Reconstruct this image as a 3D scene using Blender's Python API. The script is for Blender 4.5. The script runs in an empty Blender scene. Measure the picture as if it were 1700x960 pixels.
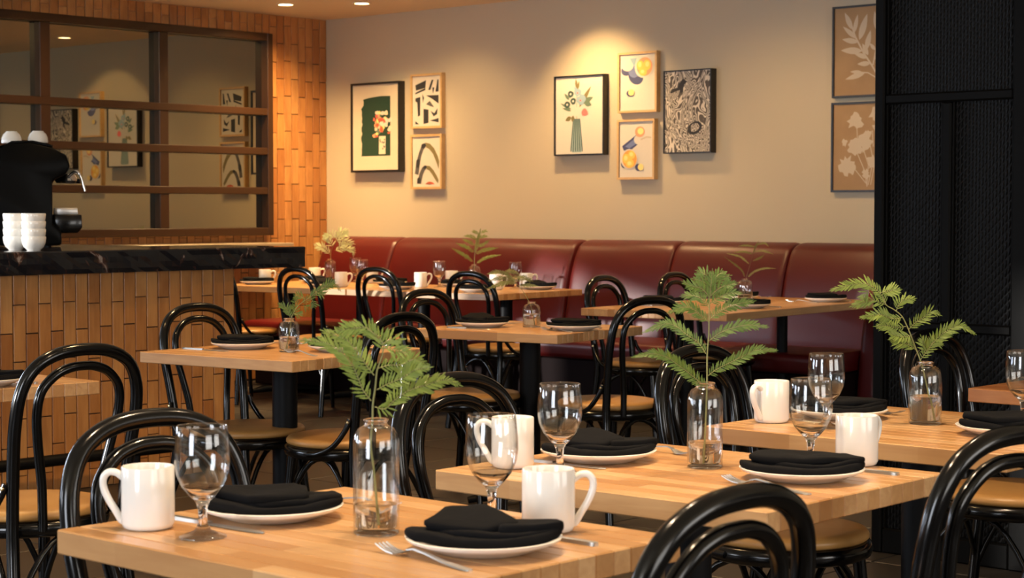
import bpy, bmesh, math, random
from math import sin, cos, pi, radians
from mathutils import Vector, Matrix, Quaternion, noise

random.seed(7)
SC = bpy.context.scene
COL = SC.collection

# ------------------------------------------------------------------ camera
YAW, PITCH, FPX = 0.73778, 0.042614, 3070.57
cam_d = bpy.data.cameras.new('camera'); cam = bpy.data.objects.new('camera', cam_d); COL.objects.link(cam)
cam.location = (0, 0, 1.25)
fwd = Vector((cos(YAW)*cos(PITCH), sin(YAW)*cos(PITCH), -sin(PITCH)))
cam.rotation_euler = fwd.to_track_quat('-Z', 'Y').to_euler()
cam_d.sensor_width = 36.0; cam_d.lens = FPX/1700*36.0
cam_d.clip_start = 0.05; cam_d.clip_end = 100
cam_d.dof.use_dof = True; cam_d.dof.focus_distance = 4.9; cam_d.dof.aperture_fstop = 11.0
SC.camera = cam

# ------------------------------------------------------------------ world, daylight, exposure
W = bpy.data.worlds.new('world'); SC.world = W; W.use_nodes = True
bg = W.node_tree.nodes['Background']
bg.inputs[0].default_value = (0.62, 0.78, 1.0, 1); bg.inputs[1].default_value = 1.5

def area(name, loc, direction, sx, sy, power, color, spread=180):
    d = bpy.data.lights.new(name, 'AREA'); d.shape = 'RECTANGLE'; d.size = sx; d.size_y = sy
    d.energy = power; d.color = color; d.spread = radians(spread)
    o = bpy.data.objects.new(name, d); COL.objects.link(o); o.location = loc
    o.rotation_euler = Vector(direction).to_track_quat('-Z', 'Y').to_euler()
    return o
# daylight entering through the three windows of the wall behind the camera
DAY = (0.88, 0.92, 1.0)
for yc, wd in ((1.8, 2.3), (7.1, .9)):
    area('window_daylight', (-3.02, yc, 1.60), (1, 0, -0.04), 1.5, wd, 58*wd, DAY)
for xc, zc, hh in ((-1.6, 1.6, 1.5), (3.2, 1.32, .94)):
    area('window_daylight', (xc, 10.45, zc), (0, -1, -0.02), 2.3, hh, 100, (.74, .84, 1.0))
for xc in (0.8, 4.6):
    area('window_daylight', (xc, -3.02, 1.60), (0, 1, -0.04), 2.6, 1.5, 60, (1.0, .90, .78))
# low, weak sun through the windows beyond the bar
sd = bpy.data.lights.new('sun', 'SUN'); sd.energy = 7.0; sd.angle = radians(1.2); sd.color = (1.0, .95, .90)
so = bpy.data.objects.new('sun', sd); COL.objects.link(so); so.location = (-6, 12, 4)
so.rotation_euler = Vector((1, -.50, -.15)).to_track_quat('-Z', 'Y').to_euler()

SC.view_settings.view_transform = 'Standard'; SC.view_settings.look = 'None'
SC.view_settings.gamma = 1.0; SC.view_settings.use_curve_mapping = False
SC.view_settings.exposure = 0.22
cy = SC.cycles
cy.max_bounces = 10; cy.diffuse_bounces = 4; cy.glossy_bounces = 5; cy.transmission_bounces = 10; cy.transparent_max_bounces = 12
cy.sample_clamp_indirect = 4.0; cy.sample_clamp_direct = 0.0; cy.blur_glossy = 0.4
try:
    cy.use_denoising = True; cy.denoiser = 'OPENIMAGEDENOISE'
except Exception:
    pass

# ------------------------------------------------------------------ material helpers
MATS = {}
def lin(c):
    return tuple(((v/255)/12.92 if v/255 <= .04045 else ((v/255+.055)/1.055)**2.4) for v in c) + (1,)
def mat(name, base, rough=.5, metal=0., **kw):
    m = bpy.data.materials.new(name); m.use_nodes = True
    b = m.node_tree.nodes['Principled BSDF']
    b.inputs['Base Color'].default_value = base if len(base) == 4 else tuple(base)+(1,)
    b.inputs['Roughness'].default_value = rough; b.inputs['Metallic'].default_value = metal
    for k, v in kw.items():
        b.inputs[k.replace('_', ' ')].default_value = v
    MATS[name] = m
    return m
def nd(m, t, **kw):
    n = m.node_tree.nodes.new(t)
    for k, v in kw.items(): setattr(n, k, v)
    return n
def lk(m, a, b): m.node_tree.links.new(a, b)
def bsdf(m): return m.node_tree.nodes['Principled BSDF']
def ramp(m, src, stops):
    r = nd(m, 'ShaderNodeValToRGB'); e = r.color_ramp.elements
    while len(e) < len(stops): e.new(.5)
    for el, (p, c) in zip(e, stops):
        el.position = p; el.color = tuple(c[:3])+(1,)
    lk(m, src, r.inputs[0]); return r.outputs[0]
def coords(m, kind='Object', scale=(1, 1, 1), offs_random=False):
    tc = nd(m, 'ShaderNodeTexCoord'); mp = nd(m, 'ShaderNodeMapping'); mp.inputs['Scale'].default_value = scale
    lk(m, tc.outputs[kind], mp.inputs['Vector'])
    if offs_random:
        oi = nd(m, 'ShaderNodeObjectInfo'); mu = nd(m, 'ShaderNodeMath', operation='MULTIPLY'); mu.inputs[1].default_value = 37.
        lk(m, oi.outputs['Random'], mu.inputs[0]); cx = nd(m, 'ShaderNodeCombineXYZ')
        for k in range(3): lk(m, mu.outputs[0], cx.inputs[k])
        lk(m, cx.outputs[0], mp.inputs['Location'])
    return mp.outputs['Vector']
def noise_tex(m, vec, scale, detail=4, dist=0., rough=.5):
    n = nd(m, 'ShaderNodeTexNoise'); n.inputs['Scale'].default_value = scale; n.inputs['Detail'].default_value = detail
    n.inputs['Distortion'].default_value = dist; n.inputs['Roughness'].default_value = rough
    lk(m, vec, n.inputs['Vector']); return n.outputs['Fac']
def mix(m, fac, a, b, mode='MIX'):
    n = nd(m, 'ShaderNodeMix', data_type='RGBA', blend_type=mode)
    for s, v in ((n.inputs[0], fac), (n.inputs[6], a), (n.inputs[7], b)):
        if hasattr(v, 'links') or isinstance(v, bpy.types.NodeSocket): lk(m, v, s)
        else: s.default_value = v if not isinstance(v, tuple) or len(v) == 4 else tuple(v)+(1,)
    return n.outputs[2]
def bump(m, h, strength=.2, dist=.01):
    b = nd(m, 'ShaderNodeBump'); b.inputs['Strength'].default_value = strength; b.inputs['Distance'].default_value = dist
    lk(m, h, b.inputs['Height']); lk(m, b.outputs[0], bsdf(m).inputs['Normal'])

# plain materials
mat('black_lacquer', (.0016, .0016, .0018), .17, Specular_IOR_Level=.42)
mat('black_iron', (.003, .003, .0035), .5, Specular_IOR_Level=.14)
mat('china', (.86, .83, .77), .12)
mat('steel', (.52, .50, .47), .36, 1.)
mat('chrome', (.8, .8, .8), .08, 1.)
mat('brass', (.75, .55, .28), .25, 1.)
m = mat('napkin_cloth', (.0042, .0042, .005), .95, Specular_IOR_Level=.15)
bump(m, noise_tex(m, coords(m, 'Object'), 55, 3), .25, .004)
g = mat('clear_glass', (1, 1, 1), 0., Transmission_Weight=1., IOR=1.46)
g = mat('water', (.98, .99, 1), 0., Transmission_Weight=1., IOR=1.33)
m = mat('tan_leather', (.42, .215, .06), .38)
c = mix(m, noise_tex(m, coords(m, 'Object', offs_random=True), 9, 3), (.34, .16, .04), (.50, .27, .085)); lk(m, c, bsdf(m).inputs['Base Color'])
bump(m, noise_tex(m, coords(m, 'Object'), 260, 2), .12, .001)
m = mat('oxblood_leather', (.15, .014, .012), .38, Specular_IOR_Level=.52)
c = mix(m, noise_tex(m, coords(m, 'Object'), 3.5, 4), (.072, .0026, .0024), (.098, .0046, .0042)); lk(m, c, bsdf(m).inputs['Base Color'])
bump(m, noise_tex(m, coords(m, 'Object'), 160, 2), .10, .0015)
mat('banquette_base', (.008, .003, .003), .7, Specular_IOR_Level=.1)
m = mat('plaster', (.53, .450, .320), .85)
bump(m, noise_tex(m, coords(m, 'Object'), 90, 3), .06, .002)
mat('ceiling_paint', (.84, .70, .48), .9)
mat('back_wall_paint', (.34, .29, .24), .9)
mat('frame_black', (.010, .009, .009), .42)
m = mat('oak_frame', (.62, .40, .17), .45)
c = mix(m, noise_tex(m, coords(m, 'Object', (1, 1, 1)), 40, 3), (.52, .31, .12), (.68, .45, .21)); lk(m, c, bsdf(m).inputs['Base Color'])
mat('mirror_frame_wood', (.030, .0125, .005), .36, Specular_IOR_Level=.35)
mat('mirror_glass', (.28, .27, .22), .015, 1.)
mat('grout', (.035, .026, .019), .95)
mat('screen_black', (.0030, .0026, .0022), .55, Specular_IOR_Level=.07)
m = mat('screen_panel', (.0028, .0024, .0020), .5, Specular_IOR_Level=.12)
v = coords(m, 'Object', (1, 1, 1)); w1 = nd(m, 'ShaderNodeTexWave', wave_type='BANDS', bands_direction='Y'); w1.inputs['Scale'].default_value = 24; w1.inputs['Distortion'].default_value = 0
w2 = nd(m, 'ShaderNodeTexWave', wave_type='BANDS', bands_direction='DIAGONAL'); w2.inputs['Scale'].default_value = 20; w2.inputs['Distortion'].default_value = 0
lk(m, v, w1.inputs['Vector']); lk(m, v, w2.inputs['Vector'])
mm = nd(m, 'ShaderNodeMath', operation='MULTIPLY'); lk(m, w1.outputs['Fac'], mm.inputs[0]); lk(m, w2.outputs['Fac'], mm.inputs[1]); bump(m, mm.outputs[0], .7, .010)
mat('granite_black', (.010, .010, .012), .12)
m = MATS['granite_black']
v = coords(m, 'Object', (1.6, 1.6, .9))
n1 = noise_tex(m, v, 5.0, 7, 2.2, .62); n2 = noise_tex(m, v, 11, 6, 1.0)
c1 = ramp(m, n1, [(.0, (.008, .009, .012)), (.57, (.011, .011, .014)), (.625, (.055, .024, .018)), (.665, (.33, .28, .25)), (.71, (.016, .014, .016)), (1, (.012, .012, .016))])
c2 = mix(m, ramp(m, n2, [(.55, (0, 0, 0)), (.8, (.5, .5, .5))]), c1, (.02, .008, .007)); lk(m, c2, bsdf(m).inputs['Base Color'])
m = mat('shelf_stone', (.30, .24, .17), .3)
m = mat('espresso_black', (.002, .002, .002), .35, Specular_IOR_Level=.07)
mat('window_frame_paint', (.05, .05, .05), .5)
def thin_glass(name):
    # parallel-sided glass: light passes straight on, Fresnel reflection on top
    m = bpy.data.materials.new(name); m.use_nodes = True; MATS[name] = m
    nt = m.node_tree; nt.nodes.remove(nt.nodes['Principled BSDF'])
    lw = nd(m, 'ShaderNodeLayerWeight'); lw.inputs[0].default_value = .5
    pw = nd(m, 'ShaderNodeMath', operation='POWER'); pw.inputs[1].default_value = 3.2; lk(m, lw.outputs['Facing'], pw.inputs[0])
    ma = nd(m, 'ShaderNodeMath', operation='MULTIPLY_ADD'); ma.inputs[1].default_value = .90; ma.inputs[2].default_value = .06; lk(m, pw.outputs[0], ma.inputs[0])
    tr = nd(m, 'ShaderNodeBsdfTransparent'); tr.inputs[0].default_value = (.985, .99, .985, 1); gl = nd(m, 'ShaderNodeBsdfGlossy'); gl.inputs['Roughness'].default_value = .02
    ms = nd(m, 'ShaderNodeMixShader'); lk(m, ma.outputs[0], ms.inputs[0]); lk(m, tr.outputs[0], ms.inputs[1]); lk(m, gl.outputs[0], ms.inputs[2])
    lk(m, ms.outputs[0], nt.nodes['Material Output'].inputs[0])
thin_glass('pane_glass'); thin_glass('foot_glass')
# terracotta tiles: colour differs from tile to tile
m = mat('clay_tile', (.4, .2, .08), .34)
oi = nd(m, 'ShaderNodeObjectInfo')
v = coords(m, 'Object', (1, 1, .35), True)
blotch = noise_tex(m, v, 9, 4, .4); streak = noise_tex(m, coords(m, 'Object', (6, 6, .5), True), 14, 3)
base = ramp(m, oi.outputs['Random'], [(0, (.34, .125, .032)), (.30, (.45, .185, .050)), (.62, (.50, .22, .065)), (1, (.55, .27, .09))])
c = mix(m, ramp(m, blotch, [(.42, (0, 0, 0)), (.72, (.75, .75, .75))]), base, (.27, .095, .025)); c = mix(m, .18, c, ramp(m, streak, [(.3, (.2, .08, .02)), (.7, (.55, .30, .12))]))
lk(m, c, bsdf(m).inputs['Base Color']); bump(m, blotch, .12, .004)
# maple staves of the tops
m = mat('maple', (.55, .32, .14), .30, Coat_Weight=.25, Coat_Roughness=.18)
oi = nd(m, 'ShaderNodeObjectInfo')
v = coords(m, 'Object', (9, .8, 9), True)
grain = noise_tex(m, v, 6, 5, .8); blot = noise_tex(m, coords(m, 'Object', (3, 1.2, 3), True), 2.2, 3, .6)
tc = nd(m, 'ShaderNodeTexCoord'); sx_ = nd(m, 'ShaderNodeSeparateXYZ'); lk(m, tc.outputs['Object'], sx_.inputs[0])
o7 = nd(m, 'ShaderNodeMath', operation='MULTIPLY_ADD'); o7.inputs[1].default_value = 9.7; lk(m, oi.outputs['Random'], o7.inputs[0]); lk(m, sx_.outputs['Y'], o7.inputs[2])
m3 = nd(m, 'ShaderNodeMath', operation='MULTIPLY'); m3.inputs[1].default_value = 3.1; lk(m, o7.outputs[0], m3.inputs[0]); fl3 = nd(m, 'ShaderNodeMath', operation='FLOOR'); lk(m, m3.outputs[0], fl3.inputs[0])
wn = nd(m, 'ShaderNodeTexWhiteNoise', noise_dimensions='2D'); cb = nd(m, 'ShaderNodeCombineXYZ'); lk(m, fl3.outputs[0], cb.inputs[0]); lk(m, oi.outputs['Random'], cb.inputs[1]); lk(m, cb.outputs[0], wn.inputs['Vector'])
base = ramp(m, wn.outputs['Value'], [(0, (.42, .205, .072)), (.22, (.53, .285, .11)), (.6, (.58, .33, .14)), (1, (.65, .40, .19))])
c = mix(m, ramp(m, grain, [(.35, (.0, .0, .0)), (.75, (.5, .5, .5))]), base, (.38, .17, .055))
c = mix(m, ramp(m, blot, [(.55, (0, 0, 0)), (.8, (.55, .55, .55))]), c, (.36, .155, .05))
lk(m, c, bsdf(m).inputs['Base Color'])
m2 = m.copy(); m2.name = 'maple_dark'; MATS['maple_dark'] = m2
src = bsdf(m2).inputs['Base Color'].links[0].from_socket
lk(m2, mix(m2, 1., src, (.74, .52, .38), 'MULTIPLY'), bsdf(m2).inputs['Base Color'])
# floor tile
m = mat('floor_tile', (.05, .04, .032), .45)
oi = nd(m, 'ShaderNodeObjectInfo')
n1 = noise_tex(m, coords(m, 'Object', (1, 1, 1), True), 6, 5)
c = mix(m, n1, (.022, .017, .013), (.042, .033, .025)); c = mix(m, .25, c, ramp(m, oi.outputs['Random'], [(0, (.018, .014, .011)), (1, (.05, .04, .03))]))
lk(m, c, bsdf(m).inputs['Base Color'])
# fern
def leafmat(name, a, b, tr=.25):
    m = mat(name, a, .5, Subsurface_Weight=0.)
    oi = nd(m, 'ShaderNodeObjectInfo'); n = noise_tex(m, coords(m, 'Object'), 60, 2)
    ad = nd(m, 'ShaderNodeMath', operation='ADD'); lk(m, oi.outputs['Random'], ad.inputs[0]); lk(m, n, ad.inputs[1])
    hf = nd(m, 'ShaderNodeMath', operation='MULTIPLY'); hf.inputs[1].default_value = .5; lk(m, ad.outputs[0], hf.inputs[0])
    c = mix(m, hf.outputs[0], a, b); lk(m, c, bsdf(m).inputs['Base Color'])
    t = nd(m, 'ShaderNodeBsdfTranslucent'); lk(m, c, t.inputs[0]); ms = nd(m, 'ShaderNodeMixShader'); ms.inputs[0].default_value = tr
    out = m.node_tree.nodes['Material Output']; lk(m, bsdf(m).outputs[0], ms.inputs[1]); lk(m, t.outputs[0], ms.inputs[2]); lk(m, ms.outputs[0], out.inputs[0])
leafmat('fern_green', (.12, .185, .022), (.27, .34, .065))
leafmat('fern_deep', (.075, .14, .020), (.17, .25, .048))
leafmat('fern_pale_hotspot', (.40, .45, .20), (.62, .66, .36))  # pale green raised further: the lamp's hot spot is put into the leaf colour
leafmat('fern_olive', (.16, .17, .04), (.30, .30, .09))
mat('fern_stem', (.22, .22, .07), .55)
mat('fern_stem_brown', (.12, .08, .03), .55)
for nme, col in dict(paper=(.64, .58, .48), mat_board=(.62, .52, .38), ink=(.022, .022, .024), forest=(.010, .040, .022), cream=(.68, .58, .42),
    olive=(.20, .16, .06), grey=(.09, .085, .08), rust=(.50, .10, .045), peach=(.75, .33, .17), rose=(.60, .10, .07), coral=(.85, .16, .14), teal=(.12, .25, .26), sage=(.13, .19, .12),
    deepsage=(.045, .085, .065), lightblue=(.28, .40, .46), navy=(.06, .07, .16), blue=(.16, .20, .38), lemon=(.85, .55, .10), lemon_light=(.92, .70, .25), orange=(.80, .34, .07), vase_blue=(.30, .40, .38), kraft=(.37, .225, .105), blush=(.56, .46, .33), white=(.66, .60, .50)).items():
    mat('ink_'+nme, col, .7)
m = MATS['ink_kraft']; c = mix(m, noise_tex(m, coords(m, 'Object'), 7, 4), (.30, .175, .075), (.43, .27, .135)); lk(m, c, bsdf(m).inputs['Base Color'])
m = mat('marbled_print', (.5, .45, .4), .7)
v = coords(m, 'Object', (1, 1, .62)); wv = nd(m, 'ShaderNodeTexNoise'); wv.inputs['Scale'].default_value = 5.5; wv.inputs['Detail'].default_value = 1.5; wv.inputs['Distortion'].default_value = 2.6; lk(m, v, wv.inputs['Vector'])
mu = nd(m, 'ShaderNodeMath', operation='MULTIPLY'); mu.inputs[1].default_value = 105; lk(m, wv.outputs['Fac'], mu.inputs[0]); sn = nd(m, 'ShaderNodeMath', operation='SINE'); lk(m, mu.outputs[0], sn.inputs[0])
lk(m, ramp(m, sn.outputs[0], [(.03, (.09, .075, .06)), (.28, (.68, .60, .49))]), bsdf(m).inputs['Base Color'])

# ------------------------------------------------------------------ mesh helpers
def mesh(name, V, F, smooth=False, auto=None):
    me = bpy.data.meshes.new(name); me.from_pydata([tuple(v) for v in V], [], F); me.validate(); me.update()
    if smooth: me.polygons.foreach_set('use_smooth', [True]*len(me.polygons))
    if auto is not None: me.set_sharp_from_angle(angle=radians(auto))
    return me
def obj(name, me, m=None, parent=None, loc=(0, 0, 0), rz=0., rot=None, scale=None):
    o = bpy.data.objects.new(name, me); COL.objects.link(o)
    if m is not None and me is not None and len(me.materials) == 0: me.materials.append(MATS[m])
    o.location = loc; o.rotation_euler = rot if rot else (0, 0, rz)
    if scale: o.scale = scale
    if parent: o.parent = parent
    return o
def thing(name, label, cat, loc=(0, 0, 0), rz=0., group=None):
    o = bpy.data.objects.new(name, None); COL.objects.link(o); o.empty_display_size = .05
    o.location = loc; o.rotation_euler = (0, 0, rz); tag(o, label, cat, group); return o
def tag(o, label, cat=None, group=None):
    o['label'] = label
    if cat: o['category'] = cat
    if group: o['group'] = group
    return o
def struct(name, me, m, parent=None, **kw):
    o = obj(name, me, m, parent, **kw)
    if not parent: o['kind'] = 'structure'
    return o
def box_me(name, x0, x1, y0, y1, z0, z1, bev=0., seg=1):
    bm = bmesh.new(); bmesh.ops.create_cube(bm, size=1)
    for v in bm.verts:
        v.co = Vector((x0+(v.co.x+.5)*(x1-x0), y0+(v.co.y+.5)*(y1-y0), z0+(v.co.z+.5)*(z1-z0)))
    if bev: bmesh.ops.bevel(bm, geom=bm.edges[:], offset=bev, segments=seg, affect='EDGES', profile=.5)
    me = bpy.data.meshes.new(name); bm.to_mesh(me); bm.free()
    if bev and seg > 1:
        me.polygons.foreach_set('use_smooth', [True]*len(me.polygons)); me.set_sharp_from_angle(angle=radians(40))
    return me
def lathe(name, prof, n=40, smooth=True, auto=50):
    V = []; F = []; rings = []
    for r, z in prof:
        if r < 1e-6: rings.append([len(V)]); V.append((0, 0, z))
        else:
            rings.append(list(range(len(V), len(V)+n)))
            V += [(r*cos(2*pi*i/n), r*sin(2*pi*i/n), z) for i in range(n)]
    for a, b in zip(rings, rings[1:]):
        for i in range(n):
            j = (i+1) % n
            if len(a) == 1 and len(b) == 1: continue
            if len(a) == 1: F.append((a[0], b[j], b[i]))
            elif len(b) == 1: F.append((a[i], a[j], b[0]))
            else: F.append((a[i], a[j], b[j], b[i]))
    me = mesh(name, V, F, smooth, auto)
    bm = bmesh.new(); bm.from_mesh(me); bmesh.ops.recalc_face_normals(bm, faces=bm.faces); bm.to_mesh(me); bm.free()
    return me
def crom(P, n=6, closed=False):
    P = [Vector(p) for p in P]; out = []
    L = len(P); seg = L if closed else L-1
    for i in range(seg):
        if closed: a, b, c, d = P[(i-1) % L], P[i], P[(i+1) % L], P[(i+2) % L]
        else: a, b, c, d = P[max(i-1, 0)], P[i], P[i+1], P[min(i+2, L-1)]
        for k in range(n):
            t = k/n
            out.append(.5*((2*b)+(c-a)*t+(2*a-5*b+4*c-d)*t*t+(3*b-a-3*c+d)*t**3))
    if not closed: out.append(P[-1])
    return out
def tube_data(P, R, n=10, cap=True, flat=1.0):
    P = [Vector(p) for p in P]; m_ = len(P)
    if not hasattr(R, '__len__'): R = [R]*m_
    V = []; F = []
    t = (P[1]-P[0]).normalized(); up = Vector((0, 0, 1)) if abs(t.z) < .9 else Vector((1, 0, 0))
    u = (up - t*up.dot(t)).normalized(); prev = t
    for i in range(m_):
        a = P[max(i-1, 0)]; b = P[min(i+1, m_-1)]; t = (b-a).normalized()
        q = prev.rotation_difference(t); u = q @ u; u = (u-t*u.dot(t)).normalized(); w = t.cross(u); prev = t
        for k in range(n):
            an = 2*pi*k/n; V.append(P[i]+(u*cos(an)+w*sin(an)*flat)*R[i])
    for i in range(m_-1):
        for k in range(n):
            l = (k+1) % n; F.append((i*n+k, i*n+l, (i+1)*n+l, (i+1)*n+k))
    if cap:
        F.append(tuple(range(n))[::-1]); F.append(tuple(range((m_-1)*n, m_*n)))
    return V, F
def join(*parts):
    V = []; F = []
    for v, f in parts:
        o = len(V); V += list(v); F += [tuple(i+o for i in q) for q in f]
    return V, F
def tube(name, P, R, n=10, cap=True, flat=1.0):
    return mesh(name, *tube_data(P, R, n, cap, flat), smooth=True, auto=60)
def box_data(x0, x1, y0, y1, z0, z1):
    V = [(x, y, z) for x in (x0, x1) for y in (y0, y1) for z in (z0, z1)]
    return V, [(0, 1, 3, 2), (4, 6, 7, 5), (0, 4, 5, 1), (2, 3, 7, 6), (0, 2, 6, 4), (1, 5, 7, 3)]
def prism(name, pts, y0, y1, bev=0., seg=2):
    """outline in (x, z), extruded along y"""
    bm = bmesh.new(); vs = [bm.verts.new((x, y0, z)) for x, z in pts]; f = bm.faces.new(vs)
    r = bmesh.ops.extrude_face_region(bm, geom=[f]); vv = [e for e in r['geom'] if isinstance(e, bmesh.types.BMVert)]
    bmesh.ops.translate(bm, verts=vv, vec=(0, y1-y0, 0)); bmesh.ops.recalc_face_normals(bm, faces=bm.faces)
    if bev:
        ed = [e for e in bm.edges if len(e.link_faces) == 2 and e.calc_face_angle(0) > .6]
        bmesh.ops.bevel(bm, geom=ed, offset=bev, segments=seg, affect='EDGES', profile=.5)
    me = bpy.data.meshes.new(name); bm.to_mesh(me); bm.free()
    me.polygons.foreach_set('use_smooth', [True]*len(me.polygons)); me.set_sharp_from_angle(angle=radians(35)); return me

# ------------------------------------------------------------------ room shell
XP, YM, ZC = 9.55, 10.61, 2.70
X0, Y0 = -3.2, -3.2
fl = struct('floor', box_me('floor', X0, XP, Y0, YM, -.12, -.010), 'grout')
ft = box_me('floor_tile', -.297, .297, -.297, .297, -.012, 0, .003)
for i in range(16):
    for j in range(17):
        x = .9+.3+i*.6-.6; y = .45+.3+j*.6-.6
        if x > XP-.3 or y > YM-.3: continue
        obj('floor_tile', ft, 'floor_tile', fl, (x, y, 0))
struct('ceiling', box_me('ceiling', X0, XP, Y0, YM, ZC, ZC+.1), 'ceiling_paint')
struct('wall_right', box_me('wall_right', XP, XP+.12, Y0, YM+.12, -.12, ZC+.1), 'plaster')
winb = [(-.5, 2.1), (3.3, 5.9)]
xs = [X0]+[v for w in winb for v in w]+[XP]
pieces = [box_data(xs[i], xs[i+1], Y0-.12, Y0, -.12, ZC+.1) for i in range(0, len(xs), 2)]
for a, b in winb: pieces += [box_data(a, b, Y0-.12, Y0, -.12, .82), box_data(a, b, Y0-.12, Y0, 2.38, ZC+.1)]
struct('wall_back', mesh('wall_back', *join(*pieces)), 'back_wall_paint')
for i, (a, b) in enumerate(winb):
    fr = join(box_data(a, a+.05, Y0-.09, Y0-.03, .82, 2.38), box_data(b-.05, b, Y0-.09, Y0-.03, .82, 2.38), box_data(a, b, Y0-.09, Y0-.03, .82, .87),
              box_data(a, b, Y0-.09, Y0-.03, 2.33, 2.38), box_data((a+b)/2-.02, (a+b)/2+.02, Y0-.09, Y0-.03, .87, 2.33))
    w = struct('window_%d' % (i+5), mesh('window_frame', *fr), 'window_frame_paint')
    obj('pane', box_me('pane', a+.05, b-.05, Y0-.061, Y0-.055, .87, 2.33), 'pane_glass', w)
wins = [(.6, 3.0), (6.65, 7.55)]
WV, WF = [], []
ys = [Y0]+[v for w in wins for v in w]+[YM]
pieces = [box_data(X0, X0+.12, ys[i], ys[i+1], -.12, ZC) for i in range(0, len(ys), 2)]
for a, b in wins: pieces += [box_data(X0, X0+.12, a, b, -.12, .82), box_data(X0, X0+.12, a, b, 2.38, ZC)]
struct('wall_left', mesh('wall_left', *join(*pieces)), 'back_wall_paint')
for i, (a, b) in enumerate(wins):
    fr = join(box_data(X0+.03, X0+.09, a, a+.05, .82, 2.38), box_data(X0+.03, X0+.09, b-.05, b, .82, 2.38), box_data(X0+.03, X0+.09, a, b, .82, .87),
              box_data(X0+.03, X0+.09, a, b, 2.33, 2.38), box_data(X0+.03, X0+.09, (a+b)/2-.02, (a+b)/2+.02, .87, 2.33))
    w = struct('window_%d' % (i+1), mesh('window_frame', *fr), 'window_frame_paint')
    obj('pane', box_me('pane', X0+.055, X0+.061, a+.05, b-.05, .87, 2.33), 'pane_glass', w)

# tiled wall that carries the mirror
winf = [(-2.8, -.4, 2.38), (2.0, 4.4, 1.80)]
xs = [X0]+[v for w in winf for v in w[:2]]+[XP]
pieces = [box_data(xs[i], xs[i+1], YM, YM+.12, -.12, ZC+.1) for i in range(0, len(xs), 2)]
for a, b, zh in winf: pieces += [box_data(a, b, YM, YM+.12, -.12, .82), box_data(a, b, YM, YM+.12, zh, ZC+.1)]
wl = struct('wall_far', mesh('wall_far', *join(*pieces)), 'grout')
for i, (a, b, zh) in enumerate(winf):
    fr = join(box_data(a, a+.05, YM+.03, YM+.09, .82, zh), box_data(b-.05, b, YM+.03, YM+.09, .82, zh), box_data(a, b, YM+.03, YM+.09, .82, .87),
              box_data(a, b, YM+.03, YM+.09, zh-.05, zh), box_data((a+b)/2-.02, (a+b)/2+.02, YM+.03, YM+.09, .87, zh-.05))
    w = struct('window_%d' % (i+3), mesh('window_frame', *fr), 'window_frame_paint')
    obj('pane', box_me('pane', a+.05, b-.05, YM+.055, YM+.061, .87, zh-.05), 'pane_glass', w)
TW, TH = .0705, .262
tile_me = box_me('tile', -.5, .5, -.5, .5, -.5, .5)
bm = bmesh.new(); bm.from_mesh(tile_me); bmesh.ops.scale(bm, vec=(TW-.0055, .014, TH-.0055), verts=bm.verts)
bmesh.ops.bevel(bm, geom=bm.edges[:], offset=.0015, segments=1, affect='EDGES'); bm.to_mesh(tile_me); bm.free()
MX1, MZ0, MZ1 = 8.95, 1.065, 2.55     # mirror right edge, bottom, top
cix = 0; ntile = 0
x = XP-TW/2
while x > 6.35:
    off = 0 if cix % 2 else TH/2
    off += random.uniform(-.01, .01)
    z = -TH+off
    while z < ZC:
        a, b = max(z, 0.), min(z+TH, ZC); z += TH
        segs = [(a, b)]
        if x < MX1-.01:
            segs = [(lo, hi) for lo, hi in ((a, min(b, MZ0+.02)), (max(a, MZ1-.02), b)) if hi-lo > .02]
        for lo, hi in segs:
            if hi-lo < .015: continue
            if x < 8.0 and hi < .80: continue          # hidden behind the bar
            obj('tile', tile_me, 'clay_tile', wl, (x, YM-.0055+random.uniform(-.0015, .0015), (lo+hi)/2), scale=(1, 1, (hi-lo)/TH)); ntile += 1
    x -= TW; cix += 1
# gridded mirror on the tiled wall
mg = thing('gridded_mirror', 'large wall mirror behind the bar divided by dark wooden glazing bars', 'mirror', (0, YM, 0))
MXL = 5.2
obj('mirror_pane', box_me('mirror_pane', MXL, MX1-.03, -.022, -.012, MZ0+.03, MZ1-.03), 'mirror_glass', mg)
FD = -.095
def mbar(nm, xa, xb, za, zb, d=FD): obj(nm, box_me(nm, xa, xb, d, -.012, za, zb, .004), 'mirror_frame_wood', mg)
mbar('frame_side', MX1-.052, MX1, MZ0, MZ1); mbar('frame_top', MXL, MX1-.052, MZ1-.056, MZ1); mbar('frame_bottom', MXL, MX1-.052, MZ0, MZ0+.056)
for xc in (7.965, 7.0, 6.035): mbar('upright_bar', xc-.04, xc+.04, MZ0+.056, MZ1-.056, FD+.012)
for zc in (1.973, 1.683, 1.392): mbar('cross_bar', MXL, MX1-.052, zc-.026, zc+.026, FD+.004)
# stone ledge below the mirror
obj_l = obj('stone_ledge', box_me('stone_ledge', 5.3, 8.93, YM-.34, YM-.022, .985, 1.012, .004), 'shelf_stone')
tag(obj_l, 'pale stone ledge along the tiled wall under the gridded mirror', 'ledge')

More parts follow.
